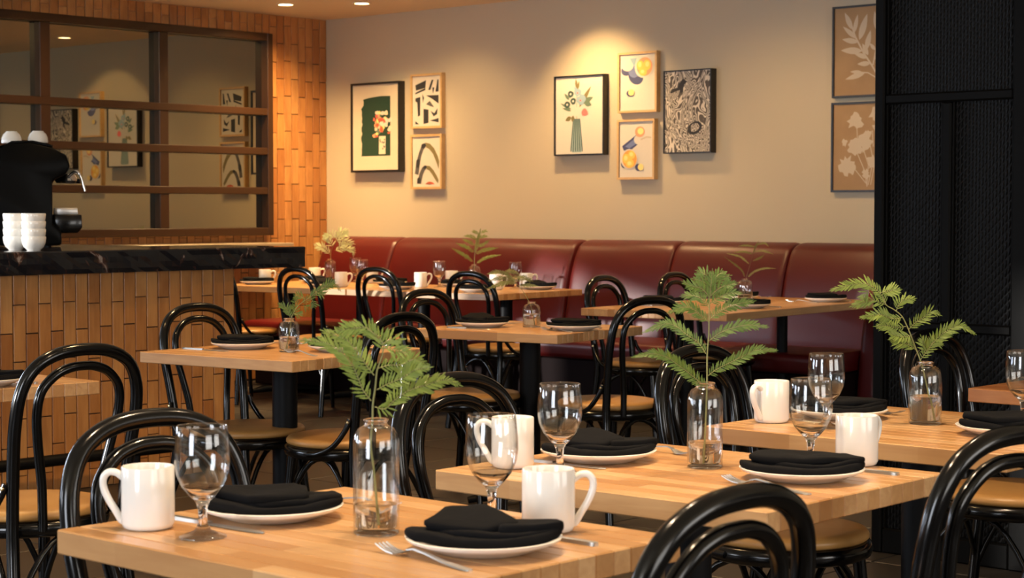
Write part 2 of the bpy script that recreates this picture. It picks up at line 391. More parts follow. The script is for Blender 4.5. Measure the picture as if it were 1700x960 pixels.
# ------------------------------------------------------------------ bar counter
bar = thing('bar_counter', 'tiled bar with a thick black granite top at left', 'bar counter', (0, 0, 0))
YC, ZT = 6.93, 1.07
BX1 = 5.70
obj('body', box_me('body', 2.6, BX1-.0, YC+.075, 8.45, 0, .968), 'grout', bar)
CW, CH = .0645, .250
x = BX1-CW/2; ci = 0
ct_me = box_me('bar_tile', -.5, .5, -.5, .5, -.5, .5)
bm = bmesh.new(); bm.from_mesh(ct_me); bmesh.ops.scale(bm, vec=(CW-.0050, .014, CH-.0050), verts=bm.verts)
bmesh.ops.bevel(bm, geom=bm.edges[:], offset=.0015, segments=1, affect='EDGES'); bm.to_mesh(ct_me); bm.free()
while x > 3.75:
    z = .968-CH*(1.0 if ci % 2 else .5)+random.uniform(-.012, .012)
    spans = [(z, .968)]
    while z > 0: spans.append((max(z-CH, 0), z)); z -= CH
    for lo, hi in spans:
        if hi-lo < .015: continue
        obj('tile', ct_me, 'clay_tile', bar, (x, YC+.070+random.uniform(-.0015, .0015), (lo+hi)/2), scale=(1, 1, (hi-lo)/CH))
    x -= CW; ci += 1
# end tiles
# granite top: front ledge runs past the body
def rough_slab(name, x0, x1, y0, y1, z0, z1):
    bm = bmesh.new(); nx = 90
    prof = [(y1, z1), (y0+.006, z1), (y0, z1-.006), (y0, z1-.03), (y0, z1-.055), (y0, z0+.02), (y0+.004, z0), (y1, z0)]
    rings = []
    for i in range(nx+1):
        xx = x0+(x1-x0)*i/nx; r = []
        for k, (yy, zz) in enumerate(prof):
            d = 0
            if 2 < k < 7: d = .010*(noise.noise(Vector((xx*9, zz*14, 0)))+.6*noise.noise(Vector((xx*26, zz*40, 3))))
            r.append(bm.verts.new((xx, yy+d, zz)))
        rings.append(r)
    n = len(prof)
    for a, b in zip(rings, rings[1:]):
        for k in range(n): bm.faces.new((a[k], b[k], b[(k+1) % n], a[(k+1) % n]))
    bm.faces.new(rings[0]); bm.faces.new(rings[-1][::-1])
    bmesh.ops.recalc_face_normals(bm, faces=bm.faces)
    me = bpy.data.meshes.new(name); bm.to_mesh(me); bm.free(); return me
top = obj('granite_top', rough_slab('granite_top', 2.6, 6.10, YC, 7.62, .969, ZT), 'granite_black', bar); tag(top, 'black granite slab with pale veins and a rough edge')
obj('work_top', box_me('work_top', 2.6, BX1, 7.622, 8.47, 1.03, ZT-.001, .004), 'granite_black', bar)
rail = obj('foot_rail', tube('foot_rail', [(2.6, YC-.03, .155), (4.0, YC-.03, .155), (BX1-.05, YC-.03, .155)], .026, 14), 'black_iron', bar); tag(rail, 'black tubular foot rail')
for xx in (3.6, 5.05): obj('rail_bracket', tube('rail_bracket', [(xx, YC-.03, .145), (xx, YC-.03, .0)], .018, 10), 'black_iron', bar)

# espresso machine (side on, group head towards the right of the picture)
RZ = -(pi/2-YAW)
MR = RZ+.25   # square to the line of sight at the bar
S = .00295
def pz(pts): return [((x)*S, (411-y)*S) for x, y in pts]
em = thing('espresso_machine', 'black espresso machine with a chrome steam arm on the bar', 'espresso machine', (5.02, 7.98, ZT), MR)
obj('body', prism('body', pz([(-78, 408), (104, 408), (104, 385), (90, 372), (90, 303), (97, 298), (112, 291), (119, 278), (113, 260), (88, 246), (55, 239), (18, 241), (4, 252), (-8, 266), (-78, 266)]), -.20, .20, .012, 2), 'espresso_black', em)
obj('top_panel', prism('top_panel', pz([(-70, 266), (-6, 266), (16, 243), (26, 237), (60, 236), (92, 243), (90, 247), (56, 240), (18, 243), (4, 254), (-8, 269), (-70, 269)]), -.19, .19, .003, 1), 'espresso_black', em)
obj('drip_tray', prism('drip_tray', pz([(90, 357), (137, 357), (138, 378), (130, 388), (92, 388)]), -.15, .15, .008, 2), 'black_lacquer', em)
obj('cup_grille', prism('cup_grille', pz([(92, 346), (130, 346), (131, 357), (92, 357)]), -.13, .13, .004, 2), 'steel', em)
obj('group_head', lathe('group_head', [(0, 0), (.05, 0), (.058, .012), (.05, .03), (.04, .045), (0, .045)], 24), 'chrome', em, (.335, -.05, (411-305)*S))
obj('filter_handle', tube('filter_handle', [(.30, -.05, .325), (.36, -.06, .325), (.40, -.07, .322)], [.012, .014, .011], 12), 'espresso_black', em)
obj('steam_arm', tube('steam_arm', crom([(.345, -.10, .345), (.37, -.11, .366), (.39, -.12, .362), (.405, -.12, .33), (.42, -.12, .272)], 5), .0075, 10), 'chrome', em)
for xx in (-.2, .24):
    for yy in (-.15, .15): obj('foot', lathe('foot', [(0, 0), (.018, 0), (.016, .012), (0, .012)], 12), 'black_iron', em, (xx, yy, 0))
cup_me = lathe('cup', [(0, .004), (.020, .004), (.022, 0), (.026, 0), (.029, .005), (.040, .015), (.047, .032), (.0495, .052), (.048, .058), (.0465, .056), (.0455, .034), (.038, .018), (.026, .010), (0, .009)], 32)
def mpos(lx, ly, z): 
    c_, s_ = cos(MR), sin(MR); return (5.02+lx*c_-ly*s_, 7.98+lx*s_+ly*c_, ZT+z)
for k, (lx, ly, h, lb) in enumerate([(-.035, -.06, 262, 'white cup upside down on the machine, at its left'), (.075, -.06, 239.5, 'white cup upside down on the machine, second from left'), (.20, -.03, 238, 'white cup upside down on the machine, at its right end')]):
    p_ = mpos(lx, ly, (411-h)*S+.040+.018)
    o = obj('coffee_cup', cup_me, 'china', None, p_, rot=(pi, 0, 0)); tag(o, lb, 'cup', 'cups on the espresso machine')
for st, (cx, cyy, n, w) in enumerate([(4.645, 7.235, 4, 'rear'), (4.655, 7.105, 4, 'front')]):
    for k in range(n):
        o = obj('coffee_cup', cup_me, 'china', None, (cx, cyy, ZT+.034*k), k*.7, scale=(1.1, 1.1, 1.1))
        pos = ('bottom', 'second from bottom', 'third from bottom', 'topmost')[k]
        tag(o, 'white coffee cup on the bar, %s of the %s stack' % (pos, 'left' if st == 0 else 'right'), 'cup', 'cups stacked on the bar')

# ------------------------------------------------------------------ banquette
def smoothstep(t): t = max(0., min(1., t)); return t*t*(3-2*t)
def sweep_y(name, prof, ya, yb, rnd=.035, inset=.03, n=26):
    """closed outline in (x,z) swept along y, pulled towards its centre at both ends like upholstery"""
    cx = sum(p[0] for p in prof)/len(prof); cz = sum(p[1] for p in prof)/len(prof)
    P = crom([(x, 0, z) for x, z in prof], 3, True); V = []; F = []; m_ = len(P)
    ts = sorted(set([i/n for i in range(n+1)]+[rnd*k/(6*abs(yb-ya)) for k in range(7)]+[1-rnd*k/(6*abs(yb-ya)) for k in range(7)]))
    for t in ts:
        y = ya+(yb-ya)*t; d = min(t, 1-t)*abs(yb-ya)
        q = 1-min(1., d/rnd); s = inset*(1-math.sqrt(max(0, 1-q*q)))
        for v in P:
            dx, dz = v.x-cx, v.z-cz; L = math.hypot(dx, dz); k = max(0, 1-s/max(L, 1e-4)); V.append((cx+dx*k, y, cz+dz*k))
    for i in range(len(ts)-1):
        for k in range(m_):
            l = (k+1) % m_; F.append((i*m_+k, i*m_+l, (i+1)*m_+l, (i+1)*m_+k))
    F.append(tuple(range(m_))); F.append(tuple(range((len(ts)-1)*m_, len(ts)*m_))[::-1])
    me = mesh(name, V, F, True); bm = bmesh.new(); bm.from_mesh(me); bmesh.ops.recalc_face_normals(bm, faces=bm.faces); bm.to_mesh(me); bm.free(); me.set_sharp_from_angle(angle=radians(60)); return me
back_prof = [(9.15, .40), (9.165, .60), (9.205, .82), (9.27, .98), (9.32, 1.035), (9.39, 1.055), (9.46, 1.045), (9.53, 1.0), (9.53, .70), (9.53, .40), (9.30, .38)]
seat_prof = [(8.50, .40), (8.50, .44), (8.54, .462), (8.75, .466), (9.05, .462), (9.16, .44), (9.16, .37), (8.8, .345), (8.54, .35)]
def banquette(name, label, yl, seams, yr):
    t = thing(name, label, 'banquette', (0, 0, 0), 0, 'banquettes along the picture wall')
    yy = [yl]+seams+[yr]
    for a, b in zip(yy, yy[1:]):
        obj('back_panel', sweep_y('back_panel', back_prof, b+.002, a-.002, .045, .022), 'oxblood_leather', t)
        obj('seat_cushion', sweep_y('seat_cushion', seat_prof, b+.002, a-.002, .03, .018), 'oxblood_leather', t)
    obj('base', box_me('base', 8.60, 9.50, yr+.01, yl-.01, 0, .345, .01), 'banquette_base', t)
    return t
banquette('banquette', 'oxblood leather banquette along the wall, left section by the tiled corner', 10.34, [9.58], 7.885)
bq = banquette('banquette', 'oxblood leather banquette along the wall, right section with return arm', 7.865, [7.06, 6.20], 5.51)
wing_prof = [(8.92, .02), (8.93, .45), (9.00, .75), (9.12, .96), (9.30, 1.045), (9.5, 1.03), (9.52, .5), (9.52, .02), (9.2, .01)]
wg = obj('end_arm', sweep_y('end_arm', wing_prof, 5.37, 5.505, .04, .03, 6), 'oxblood_leather', bq); tag(wg, 'upholstered end arm of the banquette')

# ------------------------------------------------------------------ black partition screen
XS = 5.90
sc_ = thing('partition_screen', 'tall black partition with recessed textured panels at right', 'screen', (XS, 0, 0))
def spart(nm, ya, yb, za, zb, d=.05, mt='screen_black', bev=.006): return obj(nm, box_me(nm, -d/2, d/2, min(ya, yb), max(ya, yb), za, zb, bev), mt, sc_)
yA, yB, yC_, yD, yE, yF = 3.556, 3.516, 3.285, 3.249, 3.012, 2.972
spart('stile', yA, yB, 0, ZC, .07); spart('stile', yE, yF-.05, 0, ZC, .07); spart('stile', 1.9, 1.86, 0, ZC, .07)
for za, zb in ((1.632, 1.668), (.815, .85), (.0, .09), (2.62, ZC)):
    spart('rail', yB, yE, za, zb, .06); spart('rail', yF-.05, 1.9, za, zb, .06)
spart('mullion', yC_, yD, .85, 1.632, .06); spart('mullion', yC_-.0, yD, .09, .815, .06); spart('mullion', 2.43, 2.39, .85, 1.632, .06)
for ya, yb, za, zb in ((yB, yE, 1.668, 2.62), (yB, yC_, .85, 1.632), (yD, yE, .85, 1.632), (yB, yC_, .09, .815), (yD, yE, .09, .815), (yF-.05, 1.9, 1.668, 2.62), (yF-.05, 2.43, .85, 1.632), (2.39, 1.9, .85, 1.632), (yF-.05, 1.9, .09, .815)):
    spart('panel', ya, yb, za, zb, .016, 'screen_panel', 0)
    for (a, b, c_, d_) in ((ya, ya-.008, za, zb), (yb+.008, yb, za, zb)):
        spart('bead', a, b, c_, d_, .04, 'screen_black', .002)

# ------------------------------------------------------------------ recessed downlights
def downlight(label, x, y, power, aim=(0, 0, -1), angle=95, blend=.8, color=(1., .63, .27), radius=.045):
    t = thing('recessed_downlight', label, 'downlight', (x, y, ZC), 0, 'recessed ceiling downlights')
    obj('trim_ring', lathe('trim_ring', [(.052, 0), (.052, -.006), (.066, -.006), (.070, 0)], 32), 'ceiling_paint', t)
    obj('lens', lathe('lens', [(0, -.003), (.051, -.003)], 32), 'lamp_lens', t)
    d = bpy.data.lights.new('bulb', 'SPOT'); d.energy = power; d.color = color; d.spot_size = radians(angle); d.spot_blend = blend; d.shadow_soft_size = radius
    o = bpy.data.objects.new('bulb', d); COL.objects.link(o); o.parent = t; o.location = (0, 0, -.02)
    o.rotation_euler = Vector(aim).to_track_quat('-Z', 'Y').to_euler(); return t
m = mat('lamp_lens', (1, .8, .5), .5); b = bsdf(m); b.inputs['Emission Color'].default_value = (1, .72, .38, 1); b.inputs['Emission Strength'].default_value = 14
LT = 'recessed ceiling downlight with glowing lens, '
downlight(LT+'left of the visible pair near the tiled corner', 8.62, 9.99, 230, (.05, .35, -1), 120, 1.)
downlight(LT+'right of the visible pair near the tiled corner', 8.93, 9.54, 130, (.0, .15, -1), 120, 1.)
GRID = [('above the left picture group', 8.75, 9.0, 45, (.35, .1, -1), 110), ('above the middle picture group', 9.02, 7.90, 105, (.34, -.05, -1), 104), ('above the right picture group', 8.25, 6.3, 75, (.25, 0, -1), 140), ('above the long table', 7.6, 6.0, 90, (0, 0, -1), 95),
        ('above the back table', 8.0, 8.3, 130, (0, 0, -1), 62), ('above the joined tables at left', 8.1, 9.5, 190, (0, 0, -1), 62), ('above the bar', 6.6, 9.3, 130, (.3, .6, -1), 110), ('above the mid-room table', 5.9, 5.4, 150, (0, 0, -1), 95),
        ('above the table beside the bar', 4.4, 5.3, 150, (0, 0, -1), 95), ('above the table before the screen', 3.7, 2.3, 130, (0, 0, -1), 100), ('above the second table', 2.8, 2.4, 120, (0, 0, -1), 100),
        ('above the frontmost table', 1.9, 2.1, 120, (0, 0, -1), 100), ('above the left table', 2.9, 5.0, 60, (0, 0, -1), 100), ('between the bar and the tables', 3.6, 3.9, 80, (0, 0, -1), 90), ('above the bar front', 4.6, 6.3, 35, (0, .3, -1), 100)]
for nm, x, y, pw, aim, an in GRID: downlight(LT+nm, x, y, pw, aim, an, color=(1., .74, .47) if x+y < 7 else (1., .63, .27))

# ------------------------------------------------------------------ pictures on the wall
def art(label, yl, yr, zt, zb, fm, fw, depth=.05, name='framed_picture'):
    w, h = yl-yr, zt-zb
    t = thing(name, label, 'picture', (XP, (yl+yr)/2, zb), -pi/2, 'pictures on the cream wall')
    d = join(box_data(-w/2, -w/2+fw, -depth, 0, 0, h), box_data(w/2-fw, w/2, -depth, 0, 0, h), box_data(-w/2+fw, w/2-fw, -depth, 0, 0, fw), box_data(-w/2+fw, w/2-fw, -depth, 0, h-fw, h))
    obj('frame', mesh('frame', *d), fm, t)
    t['_'] = 0; del t['_']
    return t, w, h, fw, depth
class Art:
    def __init__(s, a, paper, recess=.010, m_=None):
        s.t, s.w, s.h, fw, dp = a; s.y = -dp+recess
        s.base = obj('print', box_me('print', -s.w/2+fw, s.w/2-fw, s.y, s.y+.004, fw, s.h-fw), paper, s.t)
        s.k = 0
    def pt(s, x, z): return (-s.w/2+x*s.w, z*s.h)
    def poly(s, m_, *polys):
        s.k += 1
        for n_, P in enumerate(polys):
            V = [s.pt(x, z) for x, z in P]; yy = s.y-.0005*s.k-.00004*n_
            obj('motif', mesh('motif', [(x, yy, z) for x, z in V], [tuple(range(len(V)))]), 'ink_'+m_, s.base)
    def ell(s, cx, cz, rx, rz, a=0, n=20, jag=0., seed=0):
        rr = random.Random(seed); asp = s.w/s.h; out = []
        for i in range(n):
            t = 2*pi*i/n; k = 1+jag*(rr.random()-.5)*2; x, z = rx*cos(t)*k, rz*sin(t)*k/asp*asp
            x, z = x*cos(a)-z*sin(a)/asp, x*sin(a)*asp+z*cos(a); out.append((cx+x, cz+z))
        return out
    def leaf(s, x0, z0, x1, z1, wd, n=8):
        asp = s.w/s.h; dx, dz = (x1-x0)*asp, z1-z0; L = math.hypot(dx, dz); nx, nz = -dz/L, dx/L; A = []; B = []
        for i in range(n+1):
            t = i/n; ww = wd*L*sin(pi*t)**.8*(1.15-.5*t); A.append((x0+(x1-x0)*t+nx*ww/asp, z0+(z1-z0)*t+nz*ww)); B.append((x0+(x1-x0)*t-nx*ww/asp, z0+(z1-z0)*t-nz*ww))
        return A+B[-2:0:-1]
    def line(s, pts, wd):
        asp = s.w/s.h; A = []; B = []
        for i, (x, z) in enumerate(pts):
            a = pts[max(i-1, 0)]; b = pts[min(i+1, len(pts)-1)]; dx, dz = (b[0]-a[0])*asp, b[1]-a[1]; L = math.hypot(dx, dz) or 1; A.append((x-dz/L*wd/asp, z+dx/L*wd)); B.append((x+dz/L*wd/asp, z-dx/L*wd))
        return A+B[::-1]
# green bouquet print
A = Art(art('black-framed print of a bouquet on a ragged dark green ground', 10.268, 9.744, 2.197, 1.532, 'frame_black', .016, .057), 'ink_mat_board')
rr = random.Random(3); left = [(.20+.03*rr.random()+(.03 if k > 15 else 0), .185+k*.035) for k in range(19)]
A.poly('forest', [(.20, .18), (.80, .18), (.80, .84), (.60, .845), (.33, .83), (.25, .80)][0:4]+[(.36, .83)]+left[::-1])
A.poly('cream', [(.565, .20), (.70, .20), (.705, .40), (.57, .40)])
A.poly('grey', *[A.ell(.59+.1*rr.random(), .21+.17*rr.random(), .012, .012, n=6) for _ in range(9)])
A.poly('sage', *[A.ell(.62+.16*(rr.random()-.5), .52+.2*(rr.random()-.5), .05, .03, n=8, jag=.3, seed=q) for q in range(7)])
for mm_, n_ in (('cream', 12), ('peach', 10), ('rose', 6), ('lemon_light', 5), ('white', 6), ('rust', 5)):
    A.poly(mm_, *[A.ell(.63+.20*rr.gauss(0, .42), .53+.15*rr.gauss(0, .5), .024+.020*rr.random(), .016+.013*rr.random(), n=9, jag=.35, seed=q+n_*9) for q in range(n_)])
# black abstract
A = Art(art('oak-framed print of scattered black abstract shapes, upper of the pair', 9.648, 9.328, 2.237, 1.842, 'oak_frame', .016, .040), 'ink_paper')
A.poly('ink', [(.14, .80), (.48, .88), (.46, .74), (.16, .70)], [(.14, .66), (.46, .74), (.46, .70), (.14, .63)], [(.55, .70), (.66, .88), (.72, .88), (.62, .70)], [(.70, .62), (.68, .74), (.75, .74)], [(.78, .66), (.84, .88), (.88, .88), (.88, .66)],
  [(.14, .56), (.30, .58), (.29, .24), (.22, .22), (.20, .48), (.14, .50)], [(.36, .64), (.42, .56), (.38, .46)], [(.48, .60), (.88, .60), (.88, .44), (.66, .54)], [(.40, .36), (.56, .34), (.56, .10), (.40, .08)], [(.62, .32), (.74, .27), (.85, .36), (.83, .25), (.72, .21)], [(.60, .14), (.88, .18), (.88, .10)], [(.14, .14), (.26, .08), (.14, .08)])
A.poly('grey', [(.48, .44), (.60, .50), (.74, .38), (.62, .40)])
# arches
A = Art(art('oak-framed print of olive and grey arches, lower of the pair', 9.649, 9.329, 1.799, 1.403, 'oak_frame', .016, .040), 'ink_paper')
def band(o, i_): return [(x_, z_) for x_, z_ in o]+[(x_, z_) for x_, z_ in i_[::-1]]
A.poly('olive', band([(.46, .85), (.60, .83), (.74, .74), (.85, .60), (.90, .50)], [(.48, .76), (.58, .73), (.70, .64), (.80, .50), (.88, .36)]), band([(.46, .43), (.60, .42), (.72, .34), (.82, .24), (.88, .16)], [(.50, .36), (.58, .34), (.68, .26), (.78, .16), (.86, .10)]))
A.poly('grey', band([(.46, .85), (.34, .80), (.24, .64), (.16, .46), (.12, .28)], [(.46, .76), (.40, .72), (.33, .60), (.28, .46), (.24, .26)]), band([(.46, .43), (.36, .40), (.28, .30), (.22, .18), (.19, .10)], [(.48, .36), (.44, .34), (.38, .26), (.34, .16), (.32, .10)]))
A.poly('ink', A.ell(.40, .79, .07, .05, n=10, jag=.3)); A.poly('ink', A.ell(.22, .47, .06, .09, n=10, jag=.3)); A.poly('ink', A.ell(.45, .40, .05, .035, n=10, jag=.3)); A.poly('ink', A.ell(.25, .16, .05, .06, n=10, jag=.3))
A.poly('rust', [(.46, .09), (.76, .09), (.70, .12), (.60, .135), (.52, .12)])
# striped vase
A = Art(art('black-framed print of flowers in a striped blue vase', 8.250, 7.814, 2.153, 1.617, 'frame_black', .010, .053), 'ink_white')
A.poly('vase_blue', [(.36, .04), (.54, .04), (.57, .08), (.52, .46), (.37, .46), (.32, .08)])
A.poly('deepsage', *[A.line([(.36+.035*k+.012*(k-2.5), .05), (.385+.024*k, .46)], .007) for k in range(6)])
A.poly('olive', A.line([(.45, .46), (.45, .75), (.46, .92)], .003), A.leaf(.45, .84, .43, .96, .18), A.leaf(.46, .82, .50, .93, .18), A.leaf(.34, .48, .22, .44, .3), A.leaf(.38, .5, .36, .42, .35), A.leaf(.5, .6, .74, .86, .10))
A.poly('sage', A.leaf(.34, .58, .12, .66, .10), A.leaf(.34, .56, .16, .60, .12), A.leaf(.55, .65, .78, .72, .2), A.leaf(.6, .66, .75, .62, .3), A.leaf(.3, .7, .2, .78, .2), A.leaf(.33, .72, .28, .78, .3))
A.poly('deepsage', *[A.ell(x_, z_, .058, .042, n=14, jag=.08, seed=q) for q, (x_, z_) in enumerate([(.26, .64), (.38, .68), (.33, .77)])])
A.poly('lightblue', A.ell(.54, .69, .09, .065, n=18, jag=.2, seed=5), A.ell(.47, .79, .07, .05, n=16, jag=.2, seed=6), A.leaf(.46, .8, .40, .86, .3))
A.poly('white', A.ell(.43, .55, .09, .06, n=16, jag=.15, seed=8), *[A.ell(x_, z_, .02, .014, n=8) for x_, z_ in [(.26, .64), (.38, .68), (.33, .77)]])
A.poly('coral', A.ell(.61, .545, .07, .045, n=9, jag=.3, seed=4), A.ell(.53, .685, .018, .012, n=8), A.ell(.47, .78, .016, .011, n=8))
# lemon prints
A = Art(art('oak-framed print of a bowl of lemons with one lemon below, upper', 7.707, 7.382, 2.282, 1.887, 'oak_frame', .015, .040), 'ink_white')
A.poly('navy', A.ell(.24, .72, .17, .10, .3), A.ell(.45, .60, .20, .13, -.5)); A.poly('blue', A.ell(.40, .68, .14, .10, -.3)); A.poly('white', A.ell(.24, .80, .16, .11)); A.poly('lightblue', [(.30, .90), (.48, .90), (.42, .76), (.36, .82)])
A.poly('white', A.ell(.66, .745, .235, .180)); A.poly('peach', A.ell(.68, .75, .20, .155)); A.poly('lemon', A.ell(.64, .665, .10, .065), A.ell(.74, .775, .10, .085), A.ell(.57, .775, .09, .080)); A.poly('lemon_light', A.ell(.75, .79, .05, .045), A.ell(.56, .79, .045, .045), A.ell(.63, .67, .05, .03))
A.poly('navy', A.ell(.30, .325, .08, .05)); A.poly('lemon_light', A.ell(.345, .335, .075, .055))
A = Art(art('oak-framed print of a blue jug and a bowl of lemons, lower', 7.711, 7.400, 1.844, 1.451, 'oak_frame', .015, .040), 'ink_white')
A.poly('navy', [(.12, .56), (.50, .74), (.62, .62), (.30, .46), (.16, .49)], A.ell(.18, .26, .09, .07), A.ell(.56, .20, .09, .06)); A.poly('blue', [(.20, .55), (.46, .68), (.54, .61), (.32, .52)])
A.poly('white', A.ell(.56, .66, .12, .08), A.ell(.60, .50, .05, .07)); A.poly('blush', A.line([(.62, .66), (.78, .70), (.9, .69)], .014)); A.poly('peach', A.ell(.60, .79, .13, .09)); A.poly('lemon_light', A.ell(.62, .80, .08, .055))
A.poly('white', A.ell(.32, .34, .225, .170)); A.poly('orange', A.ell(.33, .34, .195, .150)); A.poly('lemon', A.ell(.235, .35, .095, .08), A.ell(.385, .41, .095, .07), A.ell(.34, .27, .11, .075)); A.poly('lemon_light', A.ell(.63, .205, .075, .055), A.ell(.38, .42, .05, .035), A.ell(.23, .36, .05, .04), A.ell(.33, .27, .06, .035))
# marbled
A = Art(art('black-framed print of a grey marbled swirl with dark horse shape', 7.312, 6.935, 2.144, 1.613, 'frame_black', .008, .060), 'marbled_print', .006)
A.poly('ink', [(.13, .74), (.20, .78), (.29, .79), (.35, .86), (.41, .895), (.47, .87), (.50, .86), (.43, .82), (.40, .74), (.36, .72), (.34, .76), (.25, .745), (.16, .725)])
ring = A.ell(.66, .30, .155, .075, .35, 22); inner = A.ell(.655, .305, .10, .048, .35, 22)[::-1]; A.poly('ink', ring+[ring[0]]+inner[-1:]+inner)
# kraft botanicals
A = Art(art('black-framed tan print of a white leafy branch, upper', 6.062, 5.655, 2.463, 1.920, 'frame_black', .012, .035), 'ink_kraft')
A.poly('blush', A.line([(.80, .08), (.76, .22), (.66, .34), (.52, .48), (.38, .66), (.30, .82)], .010), A.line([(.68, .34), (.74, .55), (.75, .75), (.78, .9)], .008), A.line([(.74, .2), (.6, .26), (.45, .27)], .007))
A.poly('blush', *[A.leaf(*q) for q in [(.33, .74, .20, .93, .16), (.36, .7, .42, .90, .14), (.40, .64, .17, .78, .13), (.43, .60, .16, .64, .16), (.5, .5, .14, .52, .15), (.45, .62, .58, .90, .15), (.56, .50, .64, .72, .16), (.6, .42, .36, .48, .15), (.64, .36, .42, .36, .18), (.60, .45, .50, .58, .2), (.72, .5, .62, .58, .2), (.75, .7, .70, .92, .15), (.77, .8, .9, .95, .2), (.73, .55, .88, .62, .2), (.7, .4, .9, .5, .2), (.55, .26, .22, .20, .13), (.5, .27, .30, .28, .14), (.74, .62, .86, .78, .2)]])
A = Art(art('black-framed tan print of white wildflowers, lower', 6.065, 5.655, 1.892, 1.357, 'frame_black', .012, .035), 'ink_kraft')
A.poly('blush', *[A.line(q, .005) for q in [[(.60, .06), (.55, .25), (.42, .45)], [(.6, .06), (.62, .3), (.5, .55)], [(.66, .08), (.75, .4), (.78, .85)], [(.62, .08), (.7, .35), (.62, .6)], [(.58, .1), (.4, .25), (.3, .3)], [(.44, .5), (.42, .78)], [(.7, .5), (.68, .68)]]])
A.poly('blush', *[A.ell(x_, z_, r_, r_*.78, n=18, jag=.38, seed=int(x_*99)) for x_, z_, r_ in [(.40, .79, .12), (.74, .86, .11), (.80, .70, .10), (.55, .56, .12), (.38, .5, .11), (.25, .30, .12), (.68, .32, .09), (.34, .26, .07), (.58, .20, .06), (.22, .55, .05), (.62, .64, .05), (.85, .5, .08)]])

# ------------------------------------------------------------------ tables
TZ, TT = .75, .0385
col_me = {}
def table(label, D, rot, w, l, grain='y', posts=1, prad=.045, group='butcher block tables', wood='maple'):
    """D: near corner (world), w along rotated X, l along rotated Y"""
    c_, s_ = cos(rot), sin(rot)
    cx = D[0]+w/2*c_-l/2*s_; cyy = D[1]+w/2*s_+l/2*c_
    t = thing('butcher_block_table', label, 'table', (cx, cyy, 0), rot, group)
    across, along = (w, l) if grain == 'y' else (l, w)
    n = max(4, round(across/.041)); sw = across/n
    me = box_me('stave', -sw/2+.0001, sw/2-.0001, -along/2, along/2, TZ-TT, TZ, .0022, 1)
    for i in range(n):
        off = -across/2+sw*(i+.5)
        if grain == 'y': obj('stave', me, wood, t, (off, 0, 0))
        else: obj('stave', me, wood, t, (0, off, 0), pi/2)
    pp = [(0, 0)] if posts == 1 else ([(0, -l*.28), (0, l*.28)] if grain == 'y' else [(-w*.30, 0), (w*.30, 0)])
    for px_, py_ in pp:
        obj('column', lathe('column', [(0, .03), (prad, .03), (prad, TZ-TT-.012), (0, TZ-TT-.012)], 28), 'black_iron', t, (px_, py_, 0))
        obj('mounting_plate', box_me('mounting_plate', -.16, .16, -.16, .16, TZ-TT-.012, TZ-TT, .002), 'black_iron', t, (px_, py_, 0))
        ft_ = join(*[tube_data([(0, 0, .04), (.16*cos(a), .16*sin(a), .032), (.27*cos(a), .27*sin(a), .014)], [.03, .024, .014], 8) for a in (pi/4, 3*pi/4, 5*pi/4, 7*pi/4)])
        obj('base', mesh('base', *ft_, smooth=True, auto=50), 'black_iron', t, (px_, py_, 0))
    return t
dg = radians
T1 = table('butcher block table nearest the camera, laid for two', (1.650, 1.704), 0, .61, .76)
T2 = table('butcher block table in the middle foreground, right behind the frontmost table', (2.537, 1.735), dg(1.0), .61, .76)
T3 = table('butcher block table before the black partition, vase half full of water', (3.47, 1.785), dg(.5), .66, .76)
T4 = table('reddish butcher block table cut off by the right picture edge', (4.70, 1.78), 0, .61, .76, wood='maple_dark')
T5 = table('butcher block table cut off by the left picture edge beside the bar', (2.577, 4.53), 0, .61, .76)
T6 = table('butcher block table standing beside the tiled bar front', (4.03, 4.648), dg(7), .72, .72)
T7 = table('small butcher block table in mid-room before the red seat', (5.606, 4.851), dg(8), .68, .715)
T8 = table('long butcher block table at the right banquette section', (7.30, 5.235), dg(5), 1.66, .86, 'x', 2, .03)
T9 = table('butcher block table at the left banquette, right one of the joined pair', (8.05, 7.453), dg(5), .90, 1.19, 'y', 2, .04)
TA = table('butcher block table at the left banquette, left one of the joined pair', (8.05-1.2*sin(dg(5)), 7.453+1.2*cos(dg(5))), dg(5), .90, 1.19, 'y', 2, .04)

# ------------------------------------------------------------------ bentwood chairs
OUT = [(.192, -.245, 0), (.180, -.217, .20), (.168, -.192, .40), (.171, -.198, .50), (.179, -.216, .62), (.184, -.234, .71), (.176, -.249, .79), (.144, -.261, .850), (.082, -.268, .883), (0, -.270, .892)]
INN = [(.084, -.200, .425), (.092, -.209, .54), (.113, -.226, .65), (.125, -.241, .73), (.117, -.251, .79), (.080, -.259, .830), (.038, -.262, .846), (0, -.263, .849)]
def mirror_path(P): return P+[(-x, y, z) for x, y, z in P[-2::-1]]
def arc_brace(p, q, zlow, r):
    pm = Vector(((p[0]+q[0])/2, (p[1]+q[1])/2, 0)); A_ = Vector((p[0], p[1], 0)); B_ = Vector((q[0], q[1], 0)); pts = []
    for i in range(13):
        t = -1+2*i/12; s = abs(t)**2.2
        base = pm.lerp(A_ if t < 0 else B_, abs(t)); inward = 1-.10*(1-abs(t)); pts.append((base.x*inward, base.y*inward, .405-(.405-zlow)*s))
    return tube('brace', pts, r, 8)
CH = {}
CH['back_hoop'] = [tube('back_hoop', crom(mirror_path(OUT), 5), .0166, 12)]
CH['inner_hoop'] = [tube('inner_hoop', crom(mirror_path(INN), 5), .0125, 10)]
CH['seat_ring'] = [lathe('seat_ring', [(.180, .408), (.196, .403), (.212, .410), (.217, .425), (.213, .440), (.202, .446), (.180, .446), (.180, .408)], 48)]
CH['seat_pad'] = [lathe('seat_pad', [(0, .446), (.200, .446), (.207, .452), (.207, .462), (.200, .470), (.180, .4745), (.10, .4775), (0, .478)], 48)]
